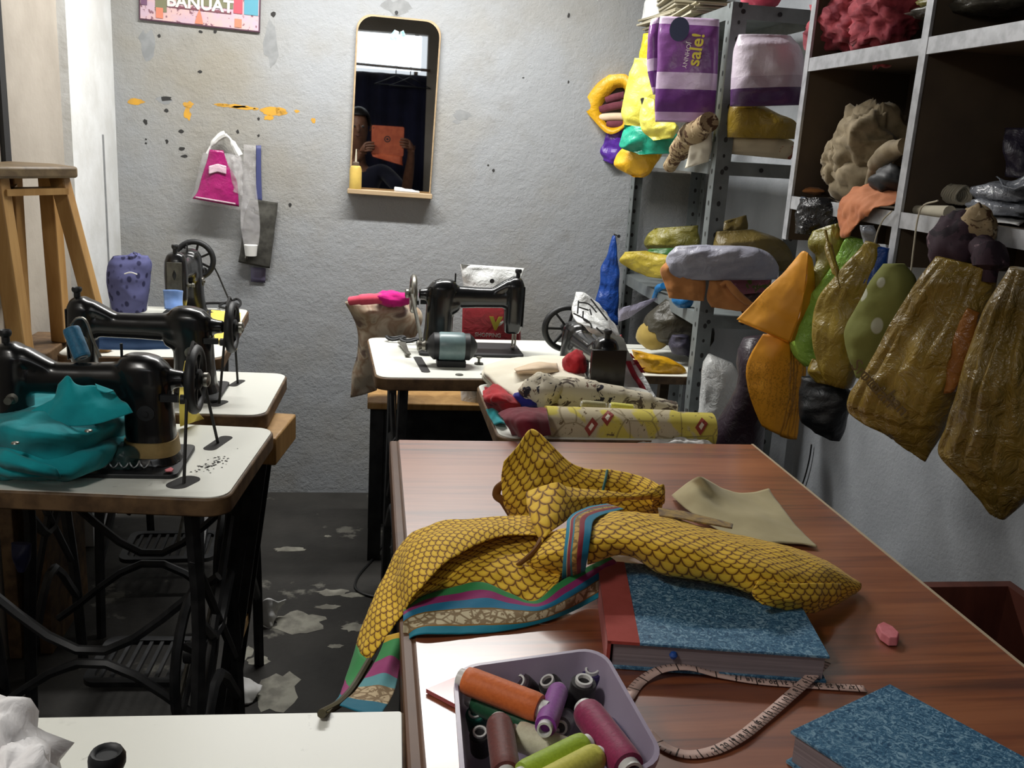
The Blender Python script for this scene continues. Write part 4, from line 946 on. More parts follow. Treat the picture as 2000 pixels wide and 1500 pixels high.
# ------------------------------------------------------------------ tape measure
def tape_mat():
    t = NT('tape_measure_print'); uv = t.n('ShaderNodeSeparateXYZ'); t.L(t.oc(True), uv.inputs[0])
    f = t.math('FRACT', t.math('MULTIPLY', uv.outputs[0], 46.)); f2 = t.math('FRACT', t.math('MULTIPLY', uv.outputs[0], 184.))
    edge = t.math('GREATER_THAN', uv.outputs[1], .66)
    l = t.math('MAXIMUM', t.math('LESS_THAN', f, .07), t.math('MULTIPLY', t.math('LESS_THAN', f2, .18), edge))
    t.col(t.mix(l, 'D2B3A8', '43352F')); return t.fin(.45, spec=.4)
M['tape'] = tape_mat()
def ribbon_mb(pts, w, n=80, lift=0):
    c = cr(pts, n); rows = [[], []]; uv = {}; L = 0
    vs = []
    for i, p in enumerate(c):
        t = (c[min(i+1, n-1)]-c[max(i-1, 0)]); t.z = 0; t.normalize(); s = Vector((-t.y, t.x, 0))
        if i: L += (p-c[i-1]).length
        vs += [p-s*w/2, p+s*w/2]; uv[2*i] = (L, 0); uv[2*i+1] = (L, 1)
    m = MB().add(vs, [(2*i, 2*i+2, 2*i+3, 2*i+1) for i in range(n-1)]); m.uv = uv; return m, c
tp = thing('tape_measure', 'long pinkish tape measure looping across the counter between the ledgers', 'tape measure', at(1450, 1400, Z=.751))
zz = lambda x, y, h=.0025: at(x, y, Z=.7505+h)
m_, c1 = ribbon_mb([zz(1225, 1365), zz(1252, 1330), zz(1290, 1308, .008), zz(1340, 1303, .010), zz(1400, 1317, .004), zz(1470, 1329), zz(1560, 1337), zz(1640, 1342), zz(1690, 1345)], .0125)
m_.build('band', 'tape', tp, solid=.0005, sharp=0)
m_, c2 = ribbon_mb([zz(1612, 1292, .012), zz(1590, 1316, .008), zz(1545, 1357, .006), zz(1490, 1405, .004), zz(1440, 1443, .004), (zz(1390, 1467)), zz(1340, 1473), zz(1300, 1460), zz(1262, 1428)], .0125)
m_.build('band', 'tape', tp, solid=.0005, sharp=0)
nm = MB()
for k, (cc, i0, i1, n0, rev) in enumerate(((c1, 42, 76, 17, 1), (c2, 4, 60, 3, 1))):
    st_ = 3.3 if k == 0 else 3.0; q = 0
    while i0+q*st_ < i1:
        i = i0+q*st_; j = int(i); p_ = cc[j].lerp(cc[j+1], i-j); tdir = cc[j+1]-cc[j]
        tm = text_mb(str(n0+q), .0085, p_+Vector((0, 0, .0006)), -tdir, Vector((tdir.y, -tdir.x, 0)), .0002); nm.add(tm.v, tm.f); q += 1
nm.build('numerals', pcol('tape_ink', '35302C'), tp, smooth=False)
# chalk
ch = [at(x, y, Z=.752) for x, y in ((1709, 1232), (1722, 1226), (1742, 1236), (1756, 1250), (1752, 1262), (1735, 1262), (1718, 1250))]
tp2 = [v.lerp(sum(ch, Vector())/7, .12)+Vector((0, 0, .010)) for v in ch]
tag(MB().add(ch+tp2, [tuple(range(7)), tuple(range(7, 14))]+[(i, (i+1) % 7, 7+(i+1) % 7, 7+i) for i in range(7)]).build('tailors_chalk', 'pink_chalk', smooth=False, bevel=.0012), 'worn pink chalk piece lying alone on the right of the counter', 'chalk')
# pink acrylic plate under the tub
M['pink_plate'] = plastic('pink_acrylic', 'B8605F', 'A85655', 10, .2, bs=0)
pp = [at(x, y, Z=.7515) for x, y in ((832, 1353), (890, 1329), (985, 1375), (925, 1402))]
tag(MB().add(pp+[v+Vector((0, 0, .0045)) for v in pp], [(0, 1, 2, 3), (4, 5, 6, 7)]+[(i, (i+1) % 4, 4+(i+1) % 4, 4+i) for i in range(4)]).build('acrylic_plate', 'pink_plate', smooth=False), 'pink acrylic plate poking out from under the thread tub', 'plate')

# ------------------------------------------------------------------ tub of thread spools
ZR, ZB = .824, .7572
Q4 = [at(x, y, Z=ZR) for x, y in ((884, 1302), (1176, 1262), (1309, 1494), (903, 1560))]
cen = sum(Q4, Vector())/4
def quad_ring(s, z, r=.16, n=6):
    out = []
    for (u, v) in [((x+1)/2, (y+1)/2) for x, y in rrect(-1, 1, -1, 1, r*2, n)]:
        p = Q4[3].lerp(Q4[2], u).lerp(Q4[0].lerp(Q4[1], u), v); p = cen+(p-cen)*s; p.z = z; out.append(p)
    return out
rings = [quad_ring(.80, ZB), quad_ring(.84, ZB+.004), quad_ring(.955, ZR-.012), quad_ring(.985, ZR-.010), quad_ring(1.0, ZR-.005), quad_ring(1.0, ZR), quad_ring(.955, ZR), quad_ring(.93, ZR-.012), quad_ring(.82, ZB+.006), quad_ring(.78, ZB+.003)]
n = len(rings[0]); m = MB(); m.add([p for r_ in rings for p in r_], [(i*n+k, i*n+(k+1) % n, (i+1)*n+(k+1) % n, (i+1)*n+k) for i in range(len(rings)-1) for k in range(n)] + [tuple(range(n)), tuple(range((len(rings)-1)*n, len(rings)*n))])
M['tub'] = plastic('lilac_milky_plastic', 'AFA3B8', 'A69AB0', 6, .3, bs=0)
_t = M['tub'].node_tree.nodes['Principled BSDF']; _t.inputs['Subsurface Weight'].default_value = .3; _t.inputs['Subsurface Radius'].default_value = (.01, .01, .01); _t.inputs['Alpha'].default_value = .9
tub = tag(m.build('plastic_tub', 'tub', sharp=50), 'lilac plastic tub full of thread spools at the near end of the counter', 'tub')
Z = lambda x, y, z: at(x, y, Z=z)
TH = {'orange': ('DE7436', 'D0662B'), 'green': ('1F5A3A', '184A2F'), 'magenta': ('931A50', '801545'), 'violet': ('8E3A9C', '7A2F88'), 'brown': ('6B2B22', '5A231C'), 'cream': ('E2DEC2', 'D4CFB2'),
      'lime': ('A4C033', '93AE2A'), 'yellow': ('D8D35A', 'C6C24C'), 'black': ('201C1E', '161315'), 'plum': ('2E1A2A', '251521'), 'indigo': ('33235E', '291C4D'), 'teal': ('136B5C', '0F5A4D'), 'grey': ('6F6A72', '5E5A61')}
for k, (c0, c1_) in TH.items(): M['th_'+k] = thread(k+'_thread', c0, c1_)
for col_, lab, a, b, r in [
    ('orange', 'orange thread spool lying across the top of the tub', Z(897, 1323, .826), Z(1068, 1389, .822), .0128),
    ('green', 'dark green thread spool beneath the orange one in the tub', Z(916, 1362, .806), Z(1085, 1440, .800), .0118),
    ('violet', 'small violet thread spool standing in the middle of the tub with its hollow end showing', Z(1092, 1345, .806), Z(1063, 1426, .828), .0098),
    ('magenta', 'fat dark magenta thread spool at the right side of the tub', Z(1140, 1382, .818), Z(1236, 1510, .822), .0142),
    ('brown', 'red-brown thread spool at the left side of the tub', Z(974, 1405, .812), Z(990, 1520, .815), .0118),
    ('cream', 'cream thread spool lying in the middle of the tub', Z(1000, 1432, .804), Z(1130, 1480, .800), .0128),
    ('lime', 'lime green thread spool slanting across the front of the tub', Z(1150, 1450, .822), Z(1010, 1520, .822), .0110),
    ('yellow', 'pale yellow thread spool in front of the lime one in the tub', Z(1172, 1474, .820), Z(1050, 1540, .828), .0115),
    ('plum', 'dark plum thread spool at the back of the tub, second from the left', Z(1012, 1330, .806), Z(1060, 1370, .772), .0105),
    ('black', 'black thread spool at the back of the tub, beside the plum one', Z(1068, 1328, .808), Z(1105, 1385, .772), .0110),
    ('black', 'black thread spool with a pale core standing at the back right of the tub', Z(1141, 1326, .816), Z(1128, 1405, .768), .0125),
    ('indigo', 'indigo thread spool in the far right corner of the tub', Z(1157, 1306, .810), Z(1166, 1370, .770), .0110),
    ('black', 'dark thread spool at the back left of the tub half under the orange one', Z(978, 1325, .800), Z(1000, 1350, .772), .0095),
    ('teal', 'teal thread spool under the green one at the left of the tub', Z(928, 1390, .800), Z(935, 1425, .776), .0095),
    ('black', 'black thread spool upright at the left side of the tub', Z(937, 1428, .800), Z(940, 1470, .772), .0095),
    ('grey', 'grey thread spool low in the tub beside the violet one', Z(1094, 1422, .806), Z(1110, 1400, .772), .0095),
    ('indigo', 'dark indigo thread spool low in the tub under the magenta one', Z(1180, 1410, .795), Z(1235, 1480, .790), .0095)]:
    spool('thread_spool', lab, a, b, r, 'th_'+col_, core='fixture', group='thread spools in the tub', over=.08, cr_=.66)
# ================================================================== MIDDLE TABLES
# bench behind the middle table with bags on it
bn = thing('bench', 'low wooden bench between the middle sewing table and the back wall', 'bench', (.17, 2.92, 0))
bx(q := MB(), .0, .46, 2.765, 3.10, .50, .522); q.build('seat', 'stool_wood', bn, smooth=False, bevel=.004)
for x in (.03, .43):
    for y in (2.80, 3.06): bx(q := MB(), x-.02, x+.02, y-.02, y+.02, 0, .50); q.build('leg', 'iron', bn, smooth=False)
bx(q := MB(), .03, .43, 2.790, 2.80, .12, .50); q.build('front_panel', 'iron', bn, smooth=False)
M['white_poly'] = plastic('white_polythene', 'E2E4E3', 'D2D4D3', 10, .35, bs=.5)
M['red_print'] = plastic('red_print', 'A8323A', '97303A', 8, .4, bs=.2)
M['yellow_print'] = pm('yellow_print', 'C9B93A', .5)
M['white_print'] = pm('white_print', 'D8D0CC', .5)
sb = thing('shopping_bag', 'white and red polythene shopping bag standing behind the middle sewing machine', 'bag', at(960, 690, Y=2.83))
PB = vpl((0, 2.83, 0), 2)
bag('pouch', [(900, 516, 1024, 524, .15), (903, 545, 1017, 548, .5), (906, 585, 1016, 590, .8), (904, 625, 1018, 628, 1), (900, 668, 1020, 670, 1), (898, 730, 1022, 735, 1), (900, 790, 1018, 793, .8)], PB, .045, 'white_poly', parent=sb, wr=.005, fr=16, seed=11, nv=44)
def yb(x, y, d=.05): return (x, y, 'Y', 2.83-d)
sheet('red_panel', [[yb(904, 568, .044), yb(960, 575, .052), yb(1012, 582, .040)], [yb(903, 620, .054), yb(960, 622, .06), yb(1015, 626, .050)], [yb(902, 664, .058), yb(960, 666, .063), yb(1017, 668, .052)], [yb(902, 700, .058), yb(960, 702, .063), yb(1017, 704, .052)]], 'red_print', sb, wr=.001, nu=24, nv=20)
text_mb('SHOPPING', .0165, at(953, 655, Y=2.763), (1, 0, -.02), (0, 0, 1), .0004, bold=.0004).build('lettering', 'white_print', sb, smooth=False)
text_mb('V', .050, at(968, 633, Y=2.764), (1, 0, 0), (0, 0, 1), .0005, bold=.0035).build('letter', 'yellow_print', sb, smooth=False)
text_mb('short', .012, at(928, 577, Y=2.775), (1, 0, -.05), (0, 0, 1), .0004).build('small_lettering', 'white_print', sb, smooth=False)
MB().lathe([(.007, 0), (.007, .001)], at(961, 549, Y=2.79), m=Matrix.Rotation(R(90), 3, 'X'), n=14).build('handle_hole', 'hole', sb)
M['print_bag'] = NT('brown_cream_print'); _q = M['print_bag']; _q.col(_q.ramp(_q.noise(13, 3, .5, dist=.6), [(.40, 'C4B7A2'), (.50, '9A8068'), (.56, 'B5A791'), (.64, '6E5B52')])); M['print_bag'] = _q.fin(.6)
bag('sack', [(676, 590, 800, 590, .5), (686, 612, 822, 612, .9), (698, 650, 812, 655, 1), (700, 690, 770, 695, .9), (688, 730, 740, 735, .7), (683, 776, 733, 762, .2)], vpl((0, 2.78, 0), -5), .06, 'print_bag', 'brown and cream printed sack stuffed with pink cloth, left of the middle table', 'bag', wr=.006, fr=14, seed=14, nv=36)
M['coral'] = cloth('coral_cloth', 'E0566E', 'CF4A62', 20); M['hot_pink'] = cloth('hot_pink_cloth', 'C9197E', 'B3136E', 22)
tag(MB().tube([at(684, 588, Y=2.74), at(710, 585, Y=2.72), at(745, 583, Y=2.73)], [.013, .016, .015], 12, sm=14).build('rolled_cloth', 'coral'), 'coral pink rolled cloth lying in the mouth of the printed sack', 'cloth')
tag(blob_mb(at(768, 584, Y=2.74), (.050, .035, .022), .35, 3.5, 3).build('crumpled_cloth', 'hot_pink', sharp=0), 'hot pink crumpled cloth in the mouth of the printed sack', 'cloth')
# scissors and table fittings
sc = thing('scissors', 'dark scissors lying on the left part of the middle sewing table', 'scissors', at(790, 672, Z=.751))
a = at(796, 694, Z=.756)
m = MB(); m.bar(at(788, 668, Z=.756), a, .012, .003); m.build('blade', 'dull_steel', sc)
m = MB(); m.bar(at(780, 668, Z=.759), a+Vector((.004, 0, .003)), .010, .003); m.build('blade', 'dull_steel', sc)
for (x, y), nm_ in (((773, 660), 0), ((800, 664), 1)):
    c = at(x, y, Z=.760); MB().tube([c+Vector((.026*math.cos(k*PI/8), .014*math.sin(k*PI/8), .003*math.sin(k))) for k in range(16)], .0042, 8, closed=True).build('handle', 'black_matte', sc)
bs = thing('bobbin_pin', 'small metal pin stand in front of the grey motor', 'pin', at(935, 711, Z=.7505))
MB().lathe([(.012, 0), (.011, .003), (.003, .004), (.003, .014), (.007, .016), (.007, .019)], n=16).build('stand', 'dull_steel', bs, local=True)
for x, y, l in ((897, 732, 'round metal washer let into the front edge of the middle table, nearer the motor'), (946, 731, 'round metal washer at the front of the middle table beside the folded white cloth')):
    tag(MB().lathe([(.010, 0), (.009, .0015), (.004, .0018)], at(x, y, Z=.7505), n=16).build('washer', 'dull_steel'), l, 'washer')
# ---------------- fabrics on the right-hand sewing table
M['cream'] = cloth('cream_cotton', 'E6E0CE', 'DCD4C0', 12); M['red_cloth'] = cloth('red_cloth', 'B0222B', '8E1A22', 14); M['maroon_cloth'] = cloth('maroon_cloth', '6E1D2C', '551523', 10)
M['peach'] = cloth('peach_cotton', 'D8C3A8', 'CDB597', 20)
wc = thing('folded_cloth', 'folded cream cotton cloth on top of the fabric heap before the middle machine', 'cloth', at(1040, 745, Z=.76))
for k, dh in ((0, 0), (1, -.013), (2, -.026)):
    o_ = 2*k
    sheet('fold', [[(1000-o_, 702+o_, .056+dh), (1060, 697+o_, .060+dh), (1112+o_, 699+o_, .056+dh)], [(946-o_, 721+o_*2, .052+dh), (1030, 714+o_, .064+dh), (1128+o_, 714+o_, .056+dh)], [(962-o_, 745+o_*2, .050+dh), (1040, 738+o_, .062+dh), (1142+o_, 738+o_, .056+dh)], [(1010-o_, 780+o_*3, .034+dh), (1060, 768+o_, .050+dh), (1142+o_, 757+o_, .052+dh)]], 'cream', wc, wr=.003, fr=18, seed=k, th=.010, nu=30, nv=24)
sheet('turned_edge', [[(1004, 720, .072), (1050, 708, .078), (1088, 710, .070)], [(1008, 726, .078), (1050, 722, .084), (1090, 718, .076)], [(1012, 730, .070), (1050, 730, .074), (1092, 726, .068)]], 'peach', wc, wr=.002, nu=20, nv=12)
tag(sheet('red_cloth', [[(946, 756, .030), (975, 752, .040), (1005, 770, .030)], [(945, 780, .030), (980, 782, .045), (1015, 790, .030)], [(960, 800, .004), (990, 806, .010), (1020, 808, .006)]], 'red_cloth', wr=.010, fr=24, seed=2), 'bright red crumpled cloth under the corner of the cream folds', 'cloth')
tag(blob_mb(at(1124, 710, Y=2.03), (.026, .03, .028), .3, 3, 8).build('red_cloth', 'red_cloth', sharp=0), 'red cloth bunched under the arm of the end-on machine', 'cloth')
tag(blob_mb(at(1036, 781, Z=.785), (.036, .03, .018), .3, 3, 6).build('blue_cloth', cloth('royal_blue_cloth', '2B2C86', '22236C', 14), sharp=0), 'royal blue bundle between the red cloth and the flowered roll', 'cloth')
tag(sheet('maroon_cloth', [[(972, 806, .030), (1010, 797, .045), (1066, 796, .040)], [(985, 822, .030), (1025, 820, .050), (1072, 820, .045)], [(1002, 850, .004), (1035, 855, .020), (1076, 850, .020)]], 'maroon_cloth', wr=.006, fr=18, seed=5), 'maroon cloth corner at the left end of the yellow printed roll', 'cloth')
tag(sheet('teal_cloth', [[(948, 800, .004), (960, 792, .016), (975, 800, .006)], [(965, 830, .004), (978, 826, .014), (990, 832, .004)]], 'teal', wr=.003, nu=14, nv=12), 'sliver of teal cloth on the left edge of the fabric table', 'cloth')
def blotch(name, base, inks, sc_, th_=.56):
    t = NT(name); c = base
    for i, (ink, s_, lo) in enumerate(inks):
        n = t.noise(s_, 4, .6, dist=1.2, vec=t.mapv((1, 1, 1), (i*1.1, i*.7, i*2.))); c = t.mix(t.ramp(n, [(lo, 0.), (lo+.03, 1.)]), c, ink)
    t.col(c); t.bump(t.noise(400, 1), .15, .001); return t.fin(.8, spec=.2)
M['floral'] = blotch('dark_floral_print', 'C2BAA6', [('5A5048', 24, .56), ('2C2A33', 34, .60), ('6A4E42', 60, .62)], 0)
fr_ = thing('fabric_roll', 'cream fabric roll with dark flower print lying in front of the end-on machine', 'fabric roll', at(1180, 800, Y=1.875))
MB().tube([at(1055, 768, Y=1.88), at(1120, 770, Y=1.88), at(1200, 782, Y=1.875), at(1260, 792, Y=1.87), at(1316, 804, Y=1.87)], [.036, .035, .032, .028, .022], 20, sm=40).build('roll', 'floral', fr_, sharp=60)
blob_mb(at(1058, 764, Y=1.87), (.045, .04, .034), .3, 3, 21).build('bunched_end', 'floral', fr_, sharp=0)
def yprint():
    t = NT('yellow_printed_cotton'); n = t.noise(9, 3, .5, dist=1); c = t.mix(t.ramp(n, [(.46, 0.), (.5, 1.)]), 'B9AE92', 'C6B857')
    s_ = t.noise(38, 4, .65, dist=2.); c = t.mix(t.ramp(s_, [(.61, 0.), (.64, 1.)]), c, '6E5F45')
    l = t.vor(17, 'DISTANCE_TO_EDGE'); c = t.mix(t.ramp(l, [(.015, .6), (.03, 0.)]), c, '77694A'); t.col(c); return t.fin(.8, spec=.2)
M['yprint'] = yprint()
yr = thing('fabric_roll', 'yellow and cream printed fabric roll with red diamonds, right behind the counter', 'fabric roll', at(1230, 850, Y=1.772))
ax0, ax1 = at(1064, 833, Y=1.772), at(1388, 843, Y=1.772); RR = .0415
MB().tube([ax0, ax0.lerp(ax1, .3), ax0.lerp(ax1, .7), ax1], [RR, RR, RR, RR*.93], 32, sm=30).build('roll', 'yprint', yr, sharp=60)
axd = (ax1-ax0).normalized()
def onroll(s, ang, lift=.0012): return ax0.lerp(ax1, s) + Vector((0, -math.cos(ang), math.sin(ang)))*(RR+lift)
dm = MB(); dw = MB()
for s, an in ((.245, .35), (.345, .85), (.90, .55)):
    ds, da = .040, .46
    for k in range(4):
        p = [(s+ds, an+da*.3), (s+ds*.25, an+da), (s-ds, an-da*.2), (s-ds*.2, an-da)]
        a0, a1 = p[k], p[(k+1) % 4]; i0 = (s+(a0[0]-s)*.42, an+(a0[1]-an)*.42); i1 = (s+(a1[0]-s)*.42, an+(a1[1]-an)*.42)
        dm.add([onroll(*a0), onroll((a0[0]+a1[0])/2, (a0[1]+a1[1])/2), onroll(*a1), onroll(*i1), onroll(*i0)], [(0, 1, 2, 3, 4)])
        dw.add([onroll(s, an), onroll(*i0), onroll(*i1)], [(0, 1, 2)])
dm.build('diamond_print', pcol('rust_red_print', '8E3B30'), yr, smooth=False); dw.build('diamond_centre', 'cream', yr, smooth=False)
M['th_khaki'] = thread('khaki_thread', 'A29B72', '8F8963')
spool('thread_spool', 'khaki thread spool on the flowered roll, left of a yellow one', at(1134, 789, Y=1.815), at(1184, 793, Y=1.812), .0085, 'th_khaki', over=.05)
spool('thread_spool', 'yellow thread spool lying against the flowered roll', at(1190, 793, Y=1.812), at(1238, 798, Y=1.81), .0085, 'th_yellow', over=.05)
tag(sheet('crumpled_paper', [[(1236, 868, 'Y', 1.722), (1262, 860, 'Y', 1.725), (1300, 857, 'Y', 1.725), (1345, 855, 'Y', 1.725), (1395, 869, 'Y', 1.722)], [(1240, 872, 'Y', 1.712), (1290, 866, 'Y', 1.712), (1330, 864, 'Y', 1.712), (1390, 874, 'Y', 1.712)], [(1240, 884, 'Y', 1.708), (1290, 882, 'Y', 1.708), (1390, 886, 'Y', 1.708)]], 'paper', wr=.006, fr=45, nu=50, nv=14), 'frilled white paper poking up behind the far edge of the counter', 'paper')
# white bag over the end-on machine
wbg = thing('carrier_bag', 'white carrier bag with red print and black lines draped over the end-on machine', 'bag', at(1230, 790, Y=2.30))
yy = lambda x, y, Y: (x, y, 'Y', Y)
sheet('sheet', [[yy(1126, 573, 2.19), yy(1140, 574, 2.18), yy(1166, 592, 2.18), yy(1182, 606, 2.20)], [yy(1117, 611, 2.14), yy(1140, 612, 2.12), yy(1170, 615, 2.12), yy(1198, 628, 2.15)], [yy(1146, 642, 2.06), yy(1168, 645, 2.05), yy(1190, 648, 2.07), yy(1214, 655, 2.10)], [yy(1178, 668, 2.20), yy(1195, 672, 2.21), yy(1212, 678, 2.21), yy(1228, 685, 2.22)], [yy(1192, 715, 2.24), yy(1215, 718, 2.25), yy(1235, 722, 2.25), yy(1252, 726, 2.25)], [yy(1185, 785, 2.16), yy(1220, 790, 2.17), yy(1260, 790, 2.18), yy(1288, 788, 2.18)]], 'white_poly', wbg, wr=.006, fr=18, seed=3, nu=34, nv=60)
m = MB()
for pts in ([(1129, 590), (1150, 594), (1165, 610)], [(1130, 588), (1128, 612)], [(1131, 600), (1150, 606)], [(1139, 608), (1140, 624), (1154, 632)], [(1154, 584), (1168, 602), (1186, 625)], [(1120, 612), (1136, 620), (1152, 630), (1156, 640)], [(1152, 604), (1155, 615)], [(1165, 640), (1178, 652)]):
    m.tube([at(x, y, Y=2.045+.0011*(645-y)) for x, y in pts], .0019, 6, sm=8)
m.build('black_lines', 'black_matte', wbg)
M['crimson_print'] = plastic('crimson_print', 'A81F33', '97202F', 10, .4, bs=.2)
for pts, r_ in (([(1226, 705), (1240, 735), (1252, 752), (1258, 765)], .0075), ([(1228, 690), (1236, 700)], .006), ([(1240, 703), (1256, 728)], .0055), ([(1238, 712), (1246, 708)], .0045), ([(1250, 722), (1258, 718)], .0045)):
    p3 = cr([at(x, y, Y=2.232 - max(0, y-735)*.0011) for x, y in pts], 12)
    m = MB(); m.add([v for p_ in p3 for v in (p_+Vector((-r_, 0, 0)), p_+Vector((r_, 0, 0)))], [(2*i, 2*i+1, 2*i+3, 2*i+2) for i in range(11)]); m.build('red_print', 'crimson_print', wbg, solid=.001)
tag(MB().tube([at(1211, 655, Y=2.20), at(1218, 672, Y=2.20)], .004, 6).build('red_tag', 'red_print'), 'small red strip at the fold of the white carrier bag', 'tag')

# board with packets at the foot of the rack
pb = thing('plank', 'white-topped plank resting at the foot of the steel rack', 'plank', (.79, 2.74, .65))
bx(q := MB(), .60, 1.00, 2.545, 2.98, .655, .677); q.build('board', 'ply', pb, smooth=False); bx(q := MB(), .602, .998, 2.547, 2.978, .677, .679); q.build('laminate_top', 'laminate', pb, smooth=False)
for x in (.63, .97):
    for y in (2.57, 2.94): bx(q := MB(), x-.015, x+.015, y-.015, y+.015, 0, .655); q.build('leg', 'stool_dark', pb, smooth=False)
M['gold_poly'] = plastic('golden_yellow_polythene', 'D9A51E', 'B98613', 16, .35)
bag('packet', [(1232, 683, 1262, 690, .4), (1238, 702, 1310, 702, .9), (1255, 722, 1342, 725, 1), (1268, 740, 1340, 742, .5)], vpl(at(1290, 715, Y=2.60), 5), .030, 'gold_poly', 'golden yellow polythene packet on the plank beside the rack post', 'packet', wr=.006, seed=5, nv=24, off=.0)
bag('white_sack', [(1384, 692, 1392, 694, .3), (1372, 715, 1432, 712, .8), (1368, 745, 1448, 745, 1), (1366, 790, 1444, 790, 1), (1362, 825, 1455, 832, 1), (1355, 1000, 1445, 1005, 1), (1345, 1190, 1435, 1195, .8)], vpl(at(1410, 760, Y=2.36), 12), .05, 'white_poly', 'dull white tied sack at the foot of the rack, right of its near post', 'sack', wr=.006, seed=8)
M['ball_yellow'] = cloth('ochre_cloth', 'A28C4A', '8F7A3E', 14)
tag(blob_mb(at(1277, 655, Y=2.80), (.055, .05, .045), .12, 2, 4).build('cloth_bundle', 'ball_yellow', sharp=0), 'round ochre cloth bundle on the plank behind the rack post', 'bundle')
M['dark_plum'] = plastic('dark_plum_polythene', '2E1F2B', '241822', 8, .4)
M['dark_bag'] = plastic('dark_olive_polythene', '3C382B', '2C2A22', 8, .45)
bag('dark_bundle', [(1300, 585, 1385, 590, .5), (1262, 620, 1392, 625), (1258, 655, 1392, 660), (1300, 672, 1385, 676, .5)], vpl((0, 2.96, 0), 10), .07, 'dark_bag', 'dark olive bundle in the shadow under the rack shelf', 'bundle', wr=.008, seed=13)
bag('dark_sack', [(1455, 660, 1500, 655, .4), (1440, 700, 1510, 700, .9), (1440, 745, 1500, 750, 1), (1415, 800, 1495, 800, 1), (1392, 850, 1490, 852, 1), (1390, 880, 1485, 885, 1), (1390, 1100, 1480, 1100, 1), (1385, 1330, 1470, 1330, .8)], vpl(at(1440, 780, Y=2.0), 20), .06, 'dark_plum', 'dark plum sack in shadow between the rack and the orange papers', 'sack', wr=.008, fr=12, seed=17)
bag('purple_cloth', [(1312, 655, 1345, 655, .6), (1305, 672, 1348, 672), (1312, 690, 1346, 692, .6)], vpl((0, 2.70, 0), 0), .03, plastic('dark_violet_floral', '3D3A4C', '282636', 40, .6), 'dark violet patterned cloth on the plank left of the rack post', 'cloth', wr=.006, seed=19, nv=16)
tag(MB().tube([at(1342, 800, Y=1.98), at(1335, 830, Y=1.86), at(1322, 866, Y=1.716)], .0022, 6).build('thin_rod', 'wire_black'), 'thin dark rod leaning across the yellow printed roll', 'rod')
tag(MB().tube([at(x, y, Z=.004) for x, y in ((800, 1030), (765, 1045), (728, 1092), (697, 1130), (695, 1150), (712, 1161), (745, 1168), (800, 1172))], .0042, 6, sm=40).build('floor_cable', 'wire_black'), 'black cable looping on the floor beside the counter', 'cable')
# ================================================================== STEEL RACK
rk = thing('steel_rack', 'grey slotted-angle steel rack packed with bags in the back right corner', 'rack', (1.03, 2.91, 0))
RX0, RX1, RY0, RY1, RZ = .905, 1.165, 2.495, 3.335, 1.685
for (x, y, sx, sy) in ((RX0, RY0, 1, 1), (RX0, RY1, 1, -1), (RX1, RY1, -1, -1), (RX1, RY0, -1, 1)):
    m = MB(); w_, t_ = .042, .0025
    m.prism([(x, y), (x+sx*w_, y), (x+sx*w_, y+sy*t_), (x+sx*t_, y+sy*t_), (x+sx*t_, y+sy*w_), (x, y+sy*w_)], 0, RZ)
    h = MB(); n0_ = len(m.f); p_ = None
    for k in range(40):
        z = .04+k*.042
        for off_, ax in (((sx*.021, 0), 'Y'), ((0, sy*.021), 'X')):
            c = Vector((x+off_[0], y+off_[1], z)); n_ = 10; r_ = .0055 if k % 2 else .0038
            if ax == 'Y': ring = [c+Vector((r_*math.cos(2*PI*i/n_), -sy*.0004, r_*1.35*math.sin(2*PI*i/n_))) for i in range(n_)]
            else: ring = [c+Vector((-sx*.0004, r_*math.cos(2*PI*i/n_), r_*1.35*math.sin(2*PI*i/n_))) for i in range(n_)]
            h.add(ring, [tuple(range(n_))])
            if ax == 'Y': ring = [v+Vector((0, sy*.0034, 0)) for v in ring]
            else: ring = [v+Vector((sx*.0034, 0, 0)) for v in ring]
            h.add(ring, [tuple(range(n_))])
    m.add(h.v, h.f); p_ = m.build('post', 'rack', rk, smooth=False); p_.data.materials.append(M['hole'])
    for pg in p_.data.polygons: pg.material_index = 1 if pg.index >= n0_ else 0
for z in (RZ-.004, 1.286, .868):
    m = MB(); bx(m, RX0+.003, RX1-.003, RY0+.003, RY1-.003, z-.002, z)
    for a_ in ((RX0+.003, RX0+.005, RY0+.003, RY1-.003), (RX1-.005, RX1-.003, RY0+.003, RY1-.003), (RX0+.003, RX1-.003, RY0+.003, RY0+.005), (RX0+.003, RX1-.003, RY1-.005, RY1-.003)): bx(m, *a_, z-.036, z-.002)
    sh_ = m.build('shelf', 'rack', rk, smooth=False)
    for k in range(3):
        xx = RX0+.03+.1*k; MB().lathe([(.006, 0), (.006, .002)], (xx, RY0+.0005, z-.018), m=Matrix.Rotation(R(90), 3, 'X'), n=10).build('bolt', 'iron', sh_)
# top of the rack: stacks of paper patterns
M['newsprint'] = wood_mat('stacked_newsprint', 'C9C3B0', '7D765F', (3, 3, 130), .85, .2)
for i, (x, y, sx, sy, z0, h_, rz, lab) in enumerate([(.99, 3.14, .20, .30, RZ, .045, .05, 'stack of brown newsprint on top of the rack, nearest the wall'), (1.0, 2.86, .21, .26, RZ, .030, -.06, 'thin stack of papers on top of the rack, in the middle'), (.99, 3.10, .18, .24, RZ+.046, .05, -.1, 'upper stack of newsprint on top of the rack by the wall')]):
    m = MB(); rnd = random.Random(i)
    for k in range(7):
        m.box((x+rnd.uniform(-.012, .012), y+rnd.uniform(-.012, .012), z0+h_*(k+.5)/7), (sx+rnd.uniform(-.02, .01), sy+rnd.uniform(-.02, .01), h_/7*.86), rz+rnd.uniform(-.06, .06))
    tag(m.build('paper_stack', 'newsprint', smooth=False), lab, 'papers')
